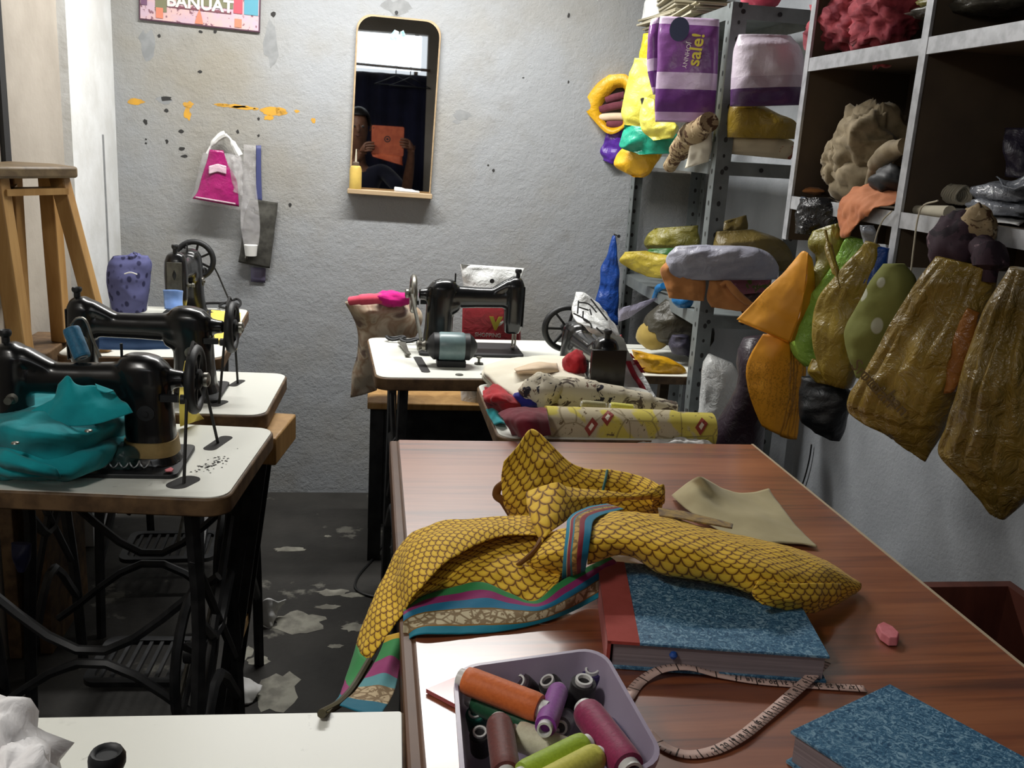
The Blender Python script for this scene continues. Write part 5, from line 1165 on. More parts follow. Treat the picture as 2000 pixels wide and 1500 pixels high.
bag('white_packet', [(1262, 0, 1292, -4, .5), (1256, 20, 1291, 14), (1250, 45, 1285, 35), (1246, 52, 1270, 45, .5)], vpl(at(1268, 25, X=.895), 55), .012, 'white_poly', 'white packet hanging over the top left edge of the rack', 'packet', wr=.003, nv=16)
tag(blob_mb((1.02, 2.60, RZ+.03), (.05, .05, .03), .3, 3, 31).build('pink_cloth', 'coral', sharp=0), 'pinkish red cloth on top of the rack at its near end', 'cloth')

# upper shelf: purple sale bag, sticking out to the left
M['sale_bag'] = None
t = NT('purple_sale_bag'); uv = t.n('ShaderNodeSeparateXYZ'); t.L(t.oc(True), uv.inputs[0])
c = t.ramp(uv.outputs[1], [(0, 'CDB9D2'), (.07, '6B3A78'), (.52, 'B7A3BC'), (.68, '5E2C72'), (.90, 'B89ABF')], True); n_ = t.noise(9, 3)
c = t.mix(t.math('MULTIPLY', t.ramp(n_, [(.45, 0.), (.7, 1.)]), .4), c, '8F5F9A'); t.col(c); t.bump(t.noise(26, 4), .35, .006); M['sale_bag'] = t.fin(.25, spec=.6)
PS = vpl(at(1402, 140, X=.885), 30)
sg = thing('sale_bag', 'purple and lilac banded shop bag lettered sale, jutting from the upper rack shelf', 'bag', at(1340, 240, pl=PS))
bag('pouch', [(1290, 32, 1405, 38, .5), (1286, 70, 1404, 75, 1), (1284, 130, 1402, 132, 1), (1280, 185, 1398, 185, 1), (1280, 238, 1394, 240, .5)], PS, .022, 'sale_bag', parent=sg, wr=.003, fr=12, seed=2, p=3, nv=50)
bag('gusset', [(1272, 40, 1290, 34, .6), (1265, 80, 1289, 78), (1266, 140, 1288, 140), (1276, 185, 1284, 185, .8)], (PS[0]-PS[1]*.028, PS[1]), .018, 'sale_bag', parent=sg, wr=.002, seed=4, nv=20)
fp = (PS[0]+PS[1]*.0295, PS[1]); rt = Vector((math.cos(R(30)), -math.sin(R(30)), 0))
text_mb('sale!', .046, at(1360, 97, pl=fp), (.08, -.04, 1), -rt, .0005, bold=.0008).build('lettering', 'yellow_print', sg, smooth=False)
text_mb('JOHNNY', .0165, at(1341, 108, pl=fp), (-.10, .05, -1), rt, .0004).build('small_lettering', 'white_print', sg, smooth=False)
c0 = at(1327, 57, pl=fp); MB().add([c0+rt*.026*math.cos(2*PI*i/24)+Vector((0, 0, .030*math.sin(2*PI*i/24))) for i in range(24)], [tuple(range(24))]).build('round_print', pcol('navy_print', '232A48'), sg, smooth=False, solid=.0008)
M['lemon'] = plastic('lemon_polythene', 'E3DC62', 'D5C94A', 14, .4); M['bright_yellow'] = plastic('bright_yellow_polythene', 'E0C92A', 'CDB420', 14, .4)
M['amber'] = plastic('amber_yellow_polythene', 'E0AE22', 'CF9A18', 12, .4); M['violet_poly'] = plastic('violet_polythene', '56289A', '43207A', 12, .35); M['mint'] = plastic('mint_green_polythene', '1FA083', '178A70', 14, .35)
A_ = lambda px, py, X, az=40: vpl(at(px, py, X=X), az)
bag('hanging_bag', [(1256, 66, 1278, 64, .4), (1252, 90, 1272, 90), (1250, 125, 1278, 125, .6)], A_(1262, 95, .87), .014, 'bright_yellow', 'bright yellow bag strip beside the purple sale bag, behind the lemon bag', 'bag', wr=.004, nv=16)
lb = thing('lemon_bag', 'pale lemon carrier bag spilling over the left side of the rack under the sale bag', 'bag', at(1255, 250, X=.83))
bag('pouch', [(1240, 114, 1278, 114, .3), (1230, 145, 1288, 150, .8), (1220, 190, 1290, 200, 1), (1214, 225, 1284, 235, 1), (1222, 248, 1262, 252, .5)], A_(1250, 190, .83), .022, 'lemon', parent=lb, wr=.007, fr=16, seed=6)
bag('handle_fold', [(1264, 190, 1284, 195, .4), (1255, 225, 1295, 222, .9), (1262, 255, 1328, 250, 1), (1282, 275, 1320, 270, .4)], A_(1285, 240, .835), .016, 'lemon', parent=lb, wr=.006, fr=20, seed=9, off=.02)
MB().tube([at(1254, 192, pl=A_(1250, 190, .80)), at(1258, 206, pl=A_(1250, 190, .80)), at(1266, 216, pl=A_(1250, 190, .80))], .006, 8, sm=8).build('handle_hole', 'hole', lb)
ab = thing('amber_bag', 'amber yellow bag gaping open round maroon folded cloth, leftmost on the rack', 'bag', at(1190, 258, X=.80))
m = MB(); pA = A_(1185, 200, .80, 30); pA2 = (pA[0]-pA[1]*.05, pA[1]); pA3 = (pA[0]+pA[1]*.02, pA[1])
oA = [(1190, 146), (1226, 148), (1230, 200), (1222, 245), (1192, 262), (1160, 235), (1142, 208), (1165, 165)]; iA = [(1204, 172), (1218, 172), (1222, 205), (1215, 240), (1197, 249), (1180, 235), (1174, 212), (1188, 188)]
o3 = cr([at(x, y, pl=pA3) for x, y in oA+oA[:1]], 49)[:-1]; i3 = cr([at(x, y, pl=pA) for x, y in iA+iA[:1]], 49)[:-1]; b3 = cr([at(x, y, pl=pA2) for x, y in oA+oA[:1]], 49)[:-1]
k3 = [at(1196, 205, pl=(pA[0]-pA[1]*.09, pA[1])) + (v-at(1196, 205, pl=pA2))*.6 for v in b3]
N_ = 48; m.add(i3+o3+b3+k3, [(r_*N_+i, r_*N_+(i+1) % N_, (r_+1)*N_+(i+1) % N_, (r_+1)*N_+i) for r_ in range(3) for i in range(N_)]+[tuple(range(3*N_, 4*N_))])
m.build('pouch', 'amber', ab, sharp=0, solid=.0015)
M['mauve_maroon'] = cloth('maroon_folds', '6B3742', '54262F', 26)
mc = thing('folded_cloth', 'maroon folded cloths inside the open amber bag', 'cloth', at(1195, 245, X=.82))
for i, (x0, y0, x1, y1) in enumerate([(1184, 196, 1220, 186), (1172, 214, 1220, 204), (1172, 230, 1220, 228), (1186, 244, 1218, 244)]):
    MB().tube([at(x0, y0, pl=(pA[0]-pA[1]*.006, pA[1])), at((x0+x1)/2, (y0+y1)/2-1, pl=(pA[0]-pA[1]*.006, pA[1])), at(x1, y1, pl=(pA[0]-pA[1]*.006, pA[1]))], .0135, 12, sm=10).build('fold', 'peach' if i == 2 else 'mauve_maroon', mc)
bag('violet_bag', [(1182, 256, 1218, 255, .6), (1180, 280, 1214, 285, .8), (1172, 300, 1208, 305, .8), (1176, 312, 1200, 322, .4)], A_(1195, 285, .83), .016, 'violet_poly', 'violet bag dangling under the amber bag at the rack side', 'bag', wr=.006, seed=12, nv=22)
bag('mint_bag', [(1220, 244, 1262, 248, .5), (1214, 265, 1322, 262, .9), (1212, 285, 1326, 280, 1), (1248, 302, 1318, 300, .5)], A_(1265, 275, .82), .020, 'mint', 'mint green bag between the lemon and amber bags at the rack side', 'bag', wr=.008, fr=18, seed=15)
bag('hanging_bag', [(1225, 284, 1250, 284, .5), (1206, 302, 1290, 300, .9), (1200, 322, 1282, 318, 1), (1222, 338, 1268, 340, .8), (1238, 346, 1256, 347, .3)], A_(1245, 315, .815), .022, 'amber', 'golden bag hanging lowest of the bags at the rack side', 'bag', wr=.007, fr=18, seed=18)
M['tan_print'] = blotch('brown_tan_print', 'A08C6C', [('57402F', 26, .52), ('C7B595', 40, .60)], 0)
tag(MB().tube([at(x, y, X=.855) for x, y in ((1308, 325), (1330, 290), (1352, 262), (1385, 238))], [.020, .030, .034, .026], 16, sm=24).build('hanging_cloth', 'tan_print'), 'brown and tan printed cloth hanging from the rack by the near post', 'cloth')
bag('cream_cloth', [(1348, 268, 1392, 235, .6), (1345, 295, 1390, 290, 1), (1335, 330, 1385, 315, .5)], A_(1365, 290, .872, 30), .018, 'cream', 'cream cloth beside the brown printed one at the near rack post', 'cloth', wr=.005, seed=20, nv=20)
PF = lambda Y, az=3: vpl((0, Y, 0), az)
t = NT('lilac_pillow_bag'); uv = t.n('ShaderNodeSeparateXYZ'); t.L(t.oc(True), uv.inputs[0]); t.col(t.ramp(uv.outputs[1], [(0, 'C9BECB'), (.60, 'B3A6B6'), (.76, '4A2C58')], True)); t.bump(t.noise(34, 4), .5, .006); M['pillow'] = t.fin(.3)
bag('pillow_bag', [(1440, 68, 1545, 70, .4), (1432, 95, 1562, 92, .9), (1430, 130, 1572, 130, 1), (1428, 175, 1572, 172, 1), (1426, 208, 1570, 205, .6)], PF(2.60, 12), .055, 'pillow', 'puffy pale lilac plastic bag with purple base on the upper rack shelf', 'bag', wr=.005, fr=14, seed=22, nv=40)
M['olive_gold'] = plastic('olive_gold_polythene', 'A5892E', '877022', 9, .35, bs=.5)
bag('golden_bag', [(1432, 192, 1470, 196, .4), (1424, 215, 1520, 222, .9), (1420, 245, 1558, 240, 1), (1418, 268, 1556, 272, .6)], PF(2.615, 8), .045, 'olive_gold', 'shiny olive gold bag squashed under the lilac one on the rack', 'bag', wr=.008, fr=12, seed=24)
M['cream_print'] = blotch('cream_red_print', 'C3B79C', [('9C5A48', 18, .62)], 0)
bag('cream_bag', [(1418, 258, 1490, 266, .5), (1416, 274, 1552, 279, 1), (1416, 293, 1550, 304, .8), (1420, 300, 1545, 312, .3)], PF(2.62, 6), .035, 'cream_print', 'cream bag with faint red print at the bottom of the upper rack shelf', 'bag', wr=.004, seed=26, nv=20)
# middle rack shelf
M['olive_poly'] = plastic('olive_yellow_polythene', '8E8636', '6E6A2C', 10, .35, bs=.6); M['khaki_poly'] = plastic('dim_khaki_polythene', '7A6936', '63552C', 8, .4, bs=.5)
M['yellow_poly'] = plastic('dull_yellow_polythene', 'B9A63C', 'A38F30', 10, .4, bs=.5); M['green_poly'] = plastic('leaf_green_polythene', '3F7A3A', '34682F', 12, .35)
B_ = lambda px, py, X=.93, az=35: vpl(at(px, py, X=X), az)
bag('olive_bag', [(1275, 446, 1365, 440, .4), (1262, 462, 1368, 460, .9), (1258, 475, 1366, 480, .9), (1265, 486, 1350, 490, .4)], B_(1310, 465, .99), .03, 'olive_poly', 'crumpled olive yellow bag on top of the middle rack shelf pile', 'bag', wr=.007, seed=30)
bag('khaki_bag', [(1398, 452, 1470, 448, .4), (1392, 478, 1535, 475, 1), (1390, 510, 1550, 505, 1), (1395, 528, 1545, 528, .5)], PF(2.62, 8), .05, 'khaki_poly', 'wide dim khaki bag on the middle rack shelf, right of the near post', 'bag', wr=.007, fr=10, seed=31)
bag('khaki_peak', [(1415, 432, 1458, 420, .3), (1405, 445, 1462, 440, .8), (1402, 458, 1460, 456, .6)], PF(2.72, 8), .02, 'khaki_poly', 'peaked end of a khaki bag standing up behind the wide one', 'bag', wr=.005, seed=37, nv=14)
bag('green_bag', [(1268, 486, 1320, 484, .5), (1262, 498, 1325, 495, 1), (1275, 510, 1318, 508, .5)], B_(1292, 497, .935), .018, 'green_poly', 'leaf green bag between yellow ones on the middle rack shelf', 'bag', wr=.004, seed=32, nv=14)
bag('yellow_bag', [(1222, 492, 1262, 490, .5), (1214, 508, 1330, 510, .9), (1222, 520, 1345, 530, 1), (1262, 540, 1340, 548, .5)], B_(1275, 518, .895), .024, 'yellow_poly', 'dull yellow bag trailing over the left edge of the middle rack shelf', 'bag', wr=.008, fr=16, seed=33)
bag('white_bag', [(1318, 482, 1380, 478, .5), (1302, 500, 1500, 492, .9), (1300, 525, 1522, 520, 1), (1310, 545, 1518, 545, .6)], PF(2.63, 14), .035, plastic('bluish_white_polythene', 'A9A9B6', '8F90A0', 10, .35), 'bluish white bag across the middle rack shelf behind the near post', 'bag', wr=.006, seed=34)
M['orange_cloth'] = cloth('dull_orange_cloth', 'C98A55', 'B57A48', 10)
oc_ = thing('hanging_cloth', 'dull orange cloth hanging over the middle rack shelf on both sides of the post', 'cloth', at(1380, 600, X=.87))
PO = vpl(at(1372, 545, X=.872), 18)
bag('left_fall', [(1310, 502, 1372, 508, .4), (1292, 525, 1375, 530, .9), (1298, 555, 1378, 560, 1), (1308, 582, 1376, 588, .6)], PO, .016, 'orange_cloth', parent=oc_, wr=.006, seed=35, pleat=.2, npl=6)
bag('right_fall', [(1385, 535, 1420, 548, .4), (1383, 560, 1450, 575, .9), (1382, 585, 1470, 595, 1), (1390, 600, 1455, 608, .5)], PO, .016, 'orange_cloth', parent=oc_, wr=.006, seed=36, pleat=.2, npl=6)
MB().tube([at(x, y, pl=(PO[0]+PO[1]*.022, PO[1])) for x, y in ((1408, 558), (1418, 551), (1428, 560), (1440, 574), (1455, 588), (1472, 596))], [.006, .009, .010, .009, .008, .006], 10, sm=20).build('twisted_roll', 'orange_cloth', oc_)
M['pink_floral'] = blotch('pink_green_floral', '8E5A66', [('5E6A3A', 22, .55), ('2E2A33', 30, .60), ('B06A7E', 40, .6)], 0)
bag('floral_cloth', [(1395, 512, 1440, 515, .4), (1392, 530, 1505, 535, .9), (1410, 555, 1508, 552, 1), (1440, 575, 1495, 570, .5)], vpl(at(1450, 545, Y=2.462), 12), .014, 'pink_floral', 'pink, green and black flowered cloth hanging from the middle rack shelf', 'cloth', wr=.005, seed=38)
bag('hanging_bag', [(1440, 560, 1500, 555, .4), (1436, 585, 1496, 580, 1), (1450, 612, 1488, 606, .5)], vpl(at(1465, 585, Y=2.475), 12), .012, plastic('dark_maroon_polythene', '3F2323', '331B1C', 8, .4), 'dark maroon bag under the flowered cloth on the rack', 'bag', wr=.004, seed=39, nv=18)
M['azure'] = plastic('azure_polythene', '2478B8', '1D66A0', 12, .35)
az_ = thing('azure_bag', 'azure blue bag ends drooping under the orange cloth', 'bag', at(1330, 600, X=.90))
MB().tube([at(x, y, X=.905) for x, y in ((1278, 582), (1284, 566), (1296, 558))], [.008, .012, .010], 10, sm=10).build('left_end', 'azure', az_)
bag('lower_end', [(1312, 572, 1352, 572, .5), (1312, 588, 1352, 592, .9), (1325, 600, 1346, 602, .4)], vpl(at(1332, 588, X=.897), 18), .014, 'azure', parent=az_, wr=.004, seed=41, nv=14)
bag('lilac_cloth', [(1208, 603, 1296, 577, .3), (1208, 615, 1262, 598, .8), (1208, 628, 1228, 622, .4)], vpl((0, 2.90, 0), 0), .006, plastic('pale_lilac_cloth', '9A97AC', '8784 99'.replace(' ', ''), 8, .6), 'pale lilac strip of cloth stretched below the middle rack shelf', 'cloth', wr=.002, nv=12)
M['royal'] = plastic('royal_blue_polythene', '1D4A9E', '173C84', 10, .35, bs=.5)
bag('hanging_bag', [(1198, 460, 1203, 460, .3), (1188, 490, 1206, 490, .7), (1174, 522, 1208, 520, .9), (1170, 560, 1209, 562, 1), (1162, 598, 1208, 602, 1), (1182, 630, 1207, 635, .5)], vpl(at(1190, 550, Y=3.26), 10), .018, 'royal', 'royal blue bag hanging on the far rack post against the wall', 'bag', wr=.005, seed=43, pleat=.2, npl=5)
tag(MB().lathe([(.003, 0), (.003, .06), (.006, .062), (.006, .066)], at(1200, 458, Y=YW), m=Matrix.Rotation(R(90), 3, 'X'), n=8).build('nail', 'iron'), 'dark nail the royal blue bag hangs from', 'nail')

# ================================================================== WALL CABINET
cbx = .972
wc_ = thing('shelf_unit', 'open wall shelf unit with pale front edges and brown back, crammed with bundles', 'shelf', (1.1, 1.4, 1.11))
YL = [2.145, 1.667, 1.19, .71]
for y in YL:
    bx(q := MB(), cbx, XR-.004, y-.008, y+.008, 1.118, 2.02); q.build('divider', 'brown_board', wc_, smooth=False)
    bx(q := MB(), cbx-.006, cbx, y-.011, y+.011, 1.118, 2.02); q.build('edge_strip', 'alu', wc_, smooth=False)
bx(q := MB(), XR-.012, XR-.002, .70, 2.153, 1.118, 2.02); q.build('back_panel', 'brown_board', wc_, smooth=False)
for z in (1.212, 1.518, 1.86):
    for y0, y1 in zip(YL[1:], YL[:-1]):
        bx(q := MB(), cbx+.002, XR-.012, y0+.008, y1-.008, z-.012, z+.006); q.build('shelf_board', 'brown_board', wc_, smooth=False)
        bx(q := MB(), cbx-.005, cbx+.002, y0+.011, y1-.011, z-.022, z+.007); q.build('edge_strip', 'alu', wc_, smooth=False)
M['tulle'] = cloth('red_tulle', 'B9505A', '7E2A38', 30, .8); M['organza'] = cloth('tan_organza', '97886C', '76684E', 30, .7)
K = lambda px, py, X=1.07: at(px, py, X=X)
tu = thing('tulle_heap', 'heap of crumpled pinkish red tulle on the upper left shelf', 'fabric', K(1690, 85, 1.04))
blob_mb(K(1660, 48, 1.06), (.075, .13, .075), .45, 5, 2, 60).build('tulle', 'tulle', tu, sharp=0); blob_mb(K(1735, 28, 1.07), (.07, .10, .085), .45, 5, 5, 60).build('tulle', 'tulle', tu, sharp=0); blob_mb(K(1612, 70, 1.03), (.04, .05, .05), .4, 4, 9, 30).build('tulle', 'tulle', tu, sharp=0)
tag(blob_mb(K(1780, 45, 1.11), (.05, .055, .06), .3, 3, 14).build('dark_bundle', 'dark_bag', sharp=0), 'dark bundle beside the red tulle against the shelf divider', 'bundle')
dpk = plastic('grey_film_packet', '5B5950', '3B3935', 10, .25)
for i, (x, y, r_, lab) in enumerate([(1860, 22, (.06, .09, .012), 'flat grey film packet on the upper shelf right of the divider'), (1930, 12, (.06, .09, .016), 'creased grey film packet further right on the upper shelf'), (1880, 2, (.06, .10, .016), 'olive grey film packet on top of the upper shelf pile')]):
    tag(blob_mb(K(x, y, 1.06), r_, .35, 4, 40+i, 30).build('film_packet', dpk if i < 2 else 'olive_poly', sharp=0), lab, 'packet')
og = thing('organza_bundle', 'big tan organza bundle bulging from the left compartment of the wall shelf', 'fabric', K(1700, 380, 1.06))
blob_mb(K(1700, 285, 1.08), (.070, .085, .085), .42, 3.6, 3, 60).build('fabric_lump', 'organza', og, sharp=0); blob_mb(K(1648, 318, 1.05), (.045, .045, .062), .42, 4, 7, 50).build('fabric_lump', 'organza', og, sharp=0); blob_mb(K(1690, 350, 1.08), (.07, .085, .06), .3, 3, 9, 34).build('fabric_lump', 'organza', og, sharp=0)
MB().tube([K(1700, 360, 1.02), K(1710, 325, 1.01), K(1740, 295, 1.0), K(1768, 285, 1.0)], [.012, .018, .02, .016], 12, sm=18).build('fold', 'organza', og)
tag(blob_mb(K(1580, 372, 1.02), (.03, .045, .010), .3, 3, 11).build('orange_scrap', 'orange_cloth', sharp=0), 'small orange scrap at the far end of the lower shelf', 'scrap')
tag(blob_mb(K(1735, 352, 1.0), (.028, .05, .026), .35, 3, 16).build('black_cloth', 'black_matte', sharp=0), 'black cloth wedged against the middle divider of the wall shelf', 'cloth')
M['orange_net'] = cloth('orange_net', 'C97E52', 'B56A40', 16, .7)
tag(sheet('orange_net', [[K(1668, 368, .985), K(1700, 362, 1.0), K(1752, 372, 1.0)], [K(1645, 388, .962), K(1690, 384, .958), K(1748, 398, .972)], [K(1634, 412, .955), K(1680, 412, .95), K(1715, 405, .955)], [K(1640, 445, .955), K(1660, 452, .95), K(1685, 428, .955)], [K(1642, 462, .957), K(1650, 464, .955), K(1660, 452, .957)]], 'orange_net', wr=.006, fr=30, nu=30, nv=36), 'sheer orange net hanging over the lower edge of the wall shelf', 'cloth')
M['black_gloss'] = plastic('glossy_black_polythene', '121214', '1d1d20', 12, .2, bs=.8)
bag('black_bag', [(1560, 388, 1620, 385, .5), (1556, 408, 1642, 405, .9), (1552, 430, 1638, 432, 1), (1550, 455, 1610, 460, .5)], vpl(at(1595, 420, X=.955), 60), .022, 'black_gloss', 'glossy black bag hanging at the far end under the wall shelf', 'bag', wr=.007, seed=50)
tag(MB().box(at(1568, 398, X=.938), (.004, .022, .03)).build('clip', pcol('grey_blue_clip', '3E4A5A'), smooth=False), 'grey-blue clip on the glossy black bag', 'clip')
m = MB(); rnd = random.Random(3)
cT = K(1850, 380, 1.06)
for k in range(14):
    a_ = k*.45; m.tube([cT+Vector((.016*math.cos(t_), -.05+.007*k+.004*math.sin(t_*2), .016*math.sin(t_)+.002)) for t_ in [q*PI/6+a_ for q in range(12)]], .0028, 5, closed=True)
tag(m.build('twine_hank', 'string'), 'hank of pale twine on the lower shelf right of the divider', 'twine')
tag(sheet('papers', [[K(1795, 400, 1.12), K(1880, 402, 1.12), K(2010, 425, 1.12)], [K(1770, 408, 1.0), K(1860, 416, 1.0), K(1990, 440, 1.0)]], 'paper', wr=.004, nu=30, nv=10), 'crumpled papers spread along the lower shelf at the right', 'papers')
tag(MB().tube([K(1790, 410, 1.0), K(1855, 415, .99)], [.009, .012], 12, sm=8).build('paper_roll', 'string'), 'short paper roll on the lower shelf edge right of the divider', 'roll')
M['clear_pack'] = plastic('shiny_clear_packet', '8C9098', '6A6E76', 14, .12, bs=.7)
for i, (x, y, r_, lab) in enumerate([(1965, 405, (.05, .07, .014), 'shiny clear packet lowest of the pile at the right shelf end'), (1970, 378, (.05, .065, .018), 'shiny clear folded packet on top of the pile at the right shelf end')]):
    tag(blob_mb(K(x, y, 1.06), r_, .3, 3, 60+i, 30).build('clear_packet', 'clear_pack', sharp=0), lab, 'packet')
tag(sheet('film_wrap', [[K(1945, 345, 1.03), K(1975, 355, 1.03), K(2010, 340, 1.03)], [K(1960, 358, 1.0), K(1985, 368, 1.0), K(2015, 362, 1.0)]], 'clear_pack', wr=.006, nu=20, nv=10), 'stiff clear film sticking up above the packets at the right', 'film')
bag('violet_packet', [(1962, 250, 2010, 250, .6), (1962, 300, 2015, 300), (1965, 345, 2015, 350, .6)], vpl(K(1985, 300, 1.10), 70), .02, plastic('dim_violet', '2A2438', '221D2E', 9, .4), 'dim violet packet at the back of the right compartment', 'packet', wr=.005, nv=18)

# ---------------- bags hanging under the shelf unit
G = lambda px, py, X=.93, az=55: vpl(at(px, py, X=X), az)
def orange_mat():
    t = NT('orange_printed_paper'); w = t.n('ShaderNodeTexWave'); w.inputs['Scale'].default_value = 26; w.inputs['Distortion'].default_value = 9; w.inputs['Detail'].default_value = 3; w.inputs['Detail Scale'].default_value = 6
    t.L(t.mapv((1, 1, 1)), w.inputs[0]); m_ = t.math('MULTIPLY', t.ramp(w.outputs[1], [(.80, 0.), (.9, 1.)]), t.ramp(t.noise(7, 2), [(.46, 0.), (.56, 1.)]))
    t.col(t.mix(t.math('MULTIPLY', m_, .5), t.mix(t.noise(9, 3), 'DF951F', 'EBA838'), '8A5410')); return t.fin(.5, spec=.35)
M['orange_paper'] = orange_mat()
op = thing('paper_bundle', 'bundle of orange printed polythene sheets hanging beside the rack, fanned at the top', 'papers', at(1530, 840, X=.86))
GO = G(1530, 580, .875, 25); GV = lambda x, y, d: at(x, y, pl=(GO[0]+GO[1]*d, GO[1]))
sheet('folded_fan', [[GV(1560, 500, .0), GV(1570, 490, .012), GV(1578, 494, .02)], [GV(1518, 545, .005), GV(1548, 545, .022), GV(1574, 550, .03)], [GV(1480, 582, .008), GV(1525, 592, .03), GV(1562, 612, .035)], [GV(1439, 624, .010), GV(1490, 645, .034), GV(1542, 668, .034)]], 'orange_paper', op, wr=.003, nu=30, nv=34)
sheet('folded_fan', [[GV(1578, 494, .02), GV(1586, 505, .01), GV(1588, 530, -.005)], [GV(1574, 550, .03), GV(1586, 555, .012), GV(1594, 575, -.01)], [GV(1562, 612, .035), GV(1575, 615, .01), GV(1584, 625, -.01)], [GV(1542, 668, .034), GV(1555, 665, .015), GV(1562, 670, .0)]], 'orange_paper', op, wr=.003, nu=20, nv=30)
sheet('folded_fan', [[GV(1442, 628, -.012), GV(1490, 648, .010), GV(1540, 670, .015)], [GV(1450, 612, -.02), GV(1495, 630, .0), GV(1540, 650, .005)]], 'orange_paper', op, wr=.002, nu=20, nv=8)
for k in range(6):
    q_ = k*8; sheet('strip', [[GV(1490+q_, 652, .004-.006*k), GV(1528+q_*.6, 656, .012-.006*k), GV(1545+q_*.5, 662, -.005*k)], [GV(1458+q_*1.6, 712+k, .006-.006*k), GV(1505+q_, 716, .020-.006*k), GV(1545+q_*.7, 718, -.006*k)], [GV(1462+q_*1.5, 765, .006-.006*k), GV(1508+q_*.9, 770, .016-.006*k), GV(1543+q_*.6, 772, -.006*k)], [GV(1488+q_*.9, 832+k*4, -.006*k), GV(1508+q_*.8, 842+k*3, .006-.006*k), GV(1524+q_*.8, 848+k*2, -.006*k)]], 'orange_paper', op, wr=.004, nu=18, nv=30, seed=k*5)
M['lime_poly'] = plastic('lime_green_polythene', '9CCB5A', '7BAC44', 9, .2, bs=.8); M['mustard_poly'] = plastic('mustard_olive_polythene', '99832F', '7A6626', 11, .3, bs=.6)
M['olive_dot'] = block_print('olive_bag_white_dots', '757840', 'A9AB98', 21, .20, .24); M['olive_dark'] = plastic('olive_brown_polythene', '937A33', '6B5624', 7, .26, bs=.9)
M['olive_deep'] = plastic('deep_olive_polythene', '80692B', '5A4920', 6, .28, bs=.9)
bag('tied_bag', [(1588, 452, 1640, 435, .5), (1580, 480, 1650, 470, .9), (1592, 500, 1640, 500, .6), (1590, 540, 1622, 530, .8), (1588, 590, 1612, 585, .5)], G(1610, 500, .945), .025, 'olive_poly', 'olive yellow tied bag top hanging just right of the orange papers', 'bag', wr=.007, fr=18, seed=70)
bag('hanging_bag', [(1655, 462, 1700, 470, .4), (1632, 510, 1690, 510, .7), (1600, 560, 1650, 560, .7), (1560, 620, 1620, 620, .9), (1548, 660, 1610, 665, 1), (1556, 695, 1605, 700, .8), (1570, 714, 1596, 716, .4)], G(1600, 600, .94, 50), .03, 'lime_poly', 'shiny lime green bag hanging behind the long mustard bag', 'bag', wr=.006, fr=18, seed=71, pleat=.15, npl=6)
bag('hanging_bag', [(1690, 470, 1716, 478, .3), (1640, 530, 1708, 530, .6), (1598, 590, 1690, 600, .9), (1590, 660, 1680, 670, 1), (1600, 715, 1672, 720, 1), (1612, 745, 1662, 758, .6)], G(1640, 620, .905, 50), .035, 'mustard_poly', 'long mustard olive bag hanging in the middle under the wall shelf', 'bag', wr=.005, fr=14, seed=72, pleat=.2, npl=7)
bag('mustard_bag', [(1585, 700, 1600, 706, .4), (1578, 725, 1640, 735, .9), (1590, 745, 1640, 752, .6)], G(1605, 725, .925, 50), .02, 'mustard_poly', 'corner of another mustard bag under the lime green one', 'bag', wr=.004, seed=80, nv=14)
bag('navy_cloth', [(1706, 480, 1738, 485, .4), (1690, 520, 1730, 525, .8), (1668, 570, 1715, 575, 1), (1658, 600, 1690, 610, .5)], G(1695, 540, .935, 50), .02, 'royal', 'deep blue cloth hanging between the mustard and dotted bags', 'cloth', wr=.004, seed=73)
bag('hanging_bag', [(1730, 515, 1770, 515, .4), (1700, 550, 1790, 545, .7), (1664, 610, 1780, 610, .9), (1650, 650, 1760, 660, 1), (1654, 690, 1740, 700, .9), (1672, 735, 1710, 742, .5)], G(1715, 630, .915, 50), .035, 'olive_dot', 'olive bag with white dots hanging left of the biggest bag', 'bag', wr=.006, fr=14, seed=74)
bbg = thing('hanging_bag', 'biggest olive bag with faint script, hanging in the middle right under the shelf', 'bag', at(1740, 880, X=.90))
GB = G(1790, 700, .885, 55)
bag('pouch', [(1830, 500, 1945, 525, .5), (1800, 545, 1940, 560, .8), (1765, 600, 1925, 620, .9), (1725, 660, 1905, 690, 1), (1690, 720, 1885, 760, 1), (1660, 780, 1850, 830, .9), (1660, 800, 1830, 870, .6), (1720, 838, 1812, 905, .2)], GB, .05, 'olive_dark', parent=bbg, wr=.006, fr=12, seed=75, pleat=.30, npl=9, nu=70, nv=60)
M['orange_glow'] = plastic('orange_cloth_seen_through', '97622A', '84521F', 9, .25, bs=.7)
bag('orange_side', [(1888, 600, 1912, 610, .4), (1868, 650, 1905, 660, .9), (1852, 710, 1890, 715, 1), (1840, 770, 1865, 765, .4)], (GB[0]+GB[1]*.044, GB[1]), .012, 'orange_glow', parent=bbg, wr=.004, seed=81, nv=20)
wf_ = (GB[0]+GB[1]*.057, GB[1]); m = MB()
for (x, y, ch_) in [(1680, 722, 'Sri'), (1702, 745, 'oto'), (1722, 768, 'olan'), (1752, 788, 'ban')]:
    tm = text_mb(ch_, .030, at(x, y, pl=wf_), Vector((.57, -.82, -.75)), (.3, -.2, 1), .0003); m.add(tm.v, tm.f)
m.build('script', pcol('brown_ink', '5A451B'), bbg, smooth=False)
bag('hanging_bag', [(1975, 520, 2060, 540, .5), (1935, 600, 2060, 640, .8), (1890, 720, 2060, 760, 1), (1850, 830, 2050, 880, 1), (1830, 880, 2030, 940, .9), (1880, 935, 1990, 990, .6), (1935, 1000, 1965, 1014, .2)], G(1940, 760, .90, 55), .05, 'olive_deep', 'deep olive bag hanging at the right edge of the picture, lowest of all', 'bag', wr=.006, fr=12, seed=76, pleat=.3, npl=8, nu=70, nv=60)
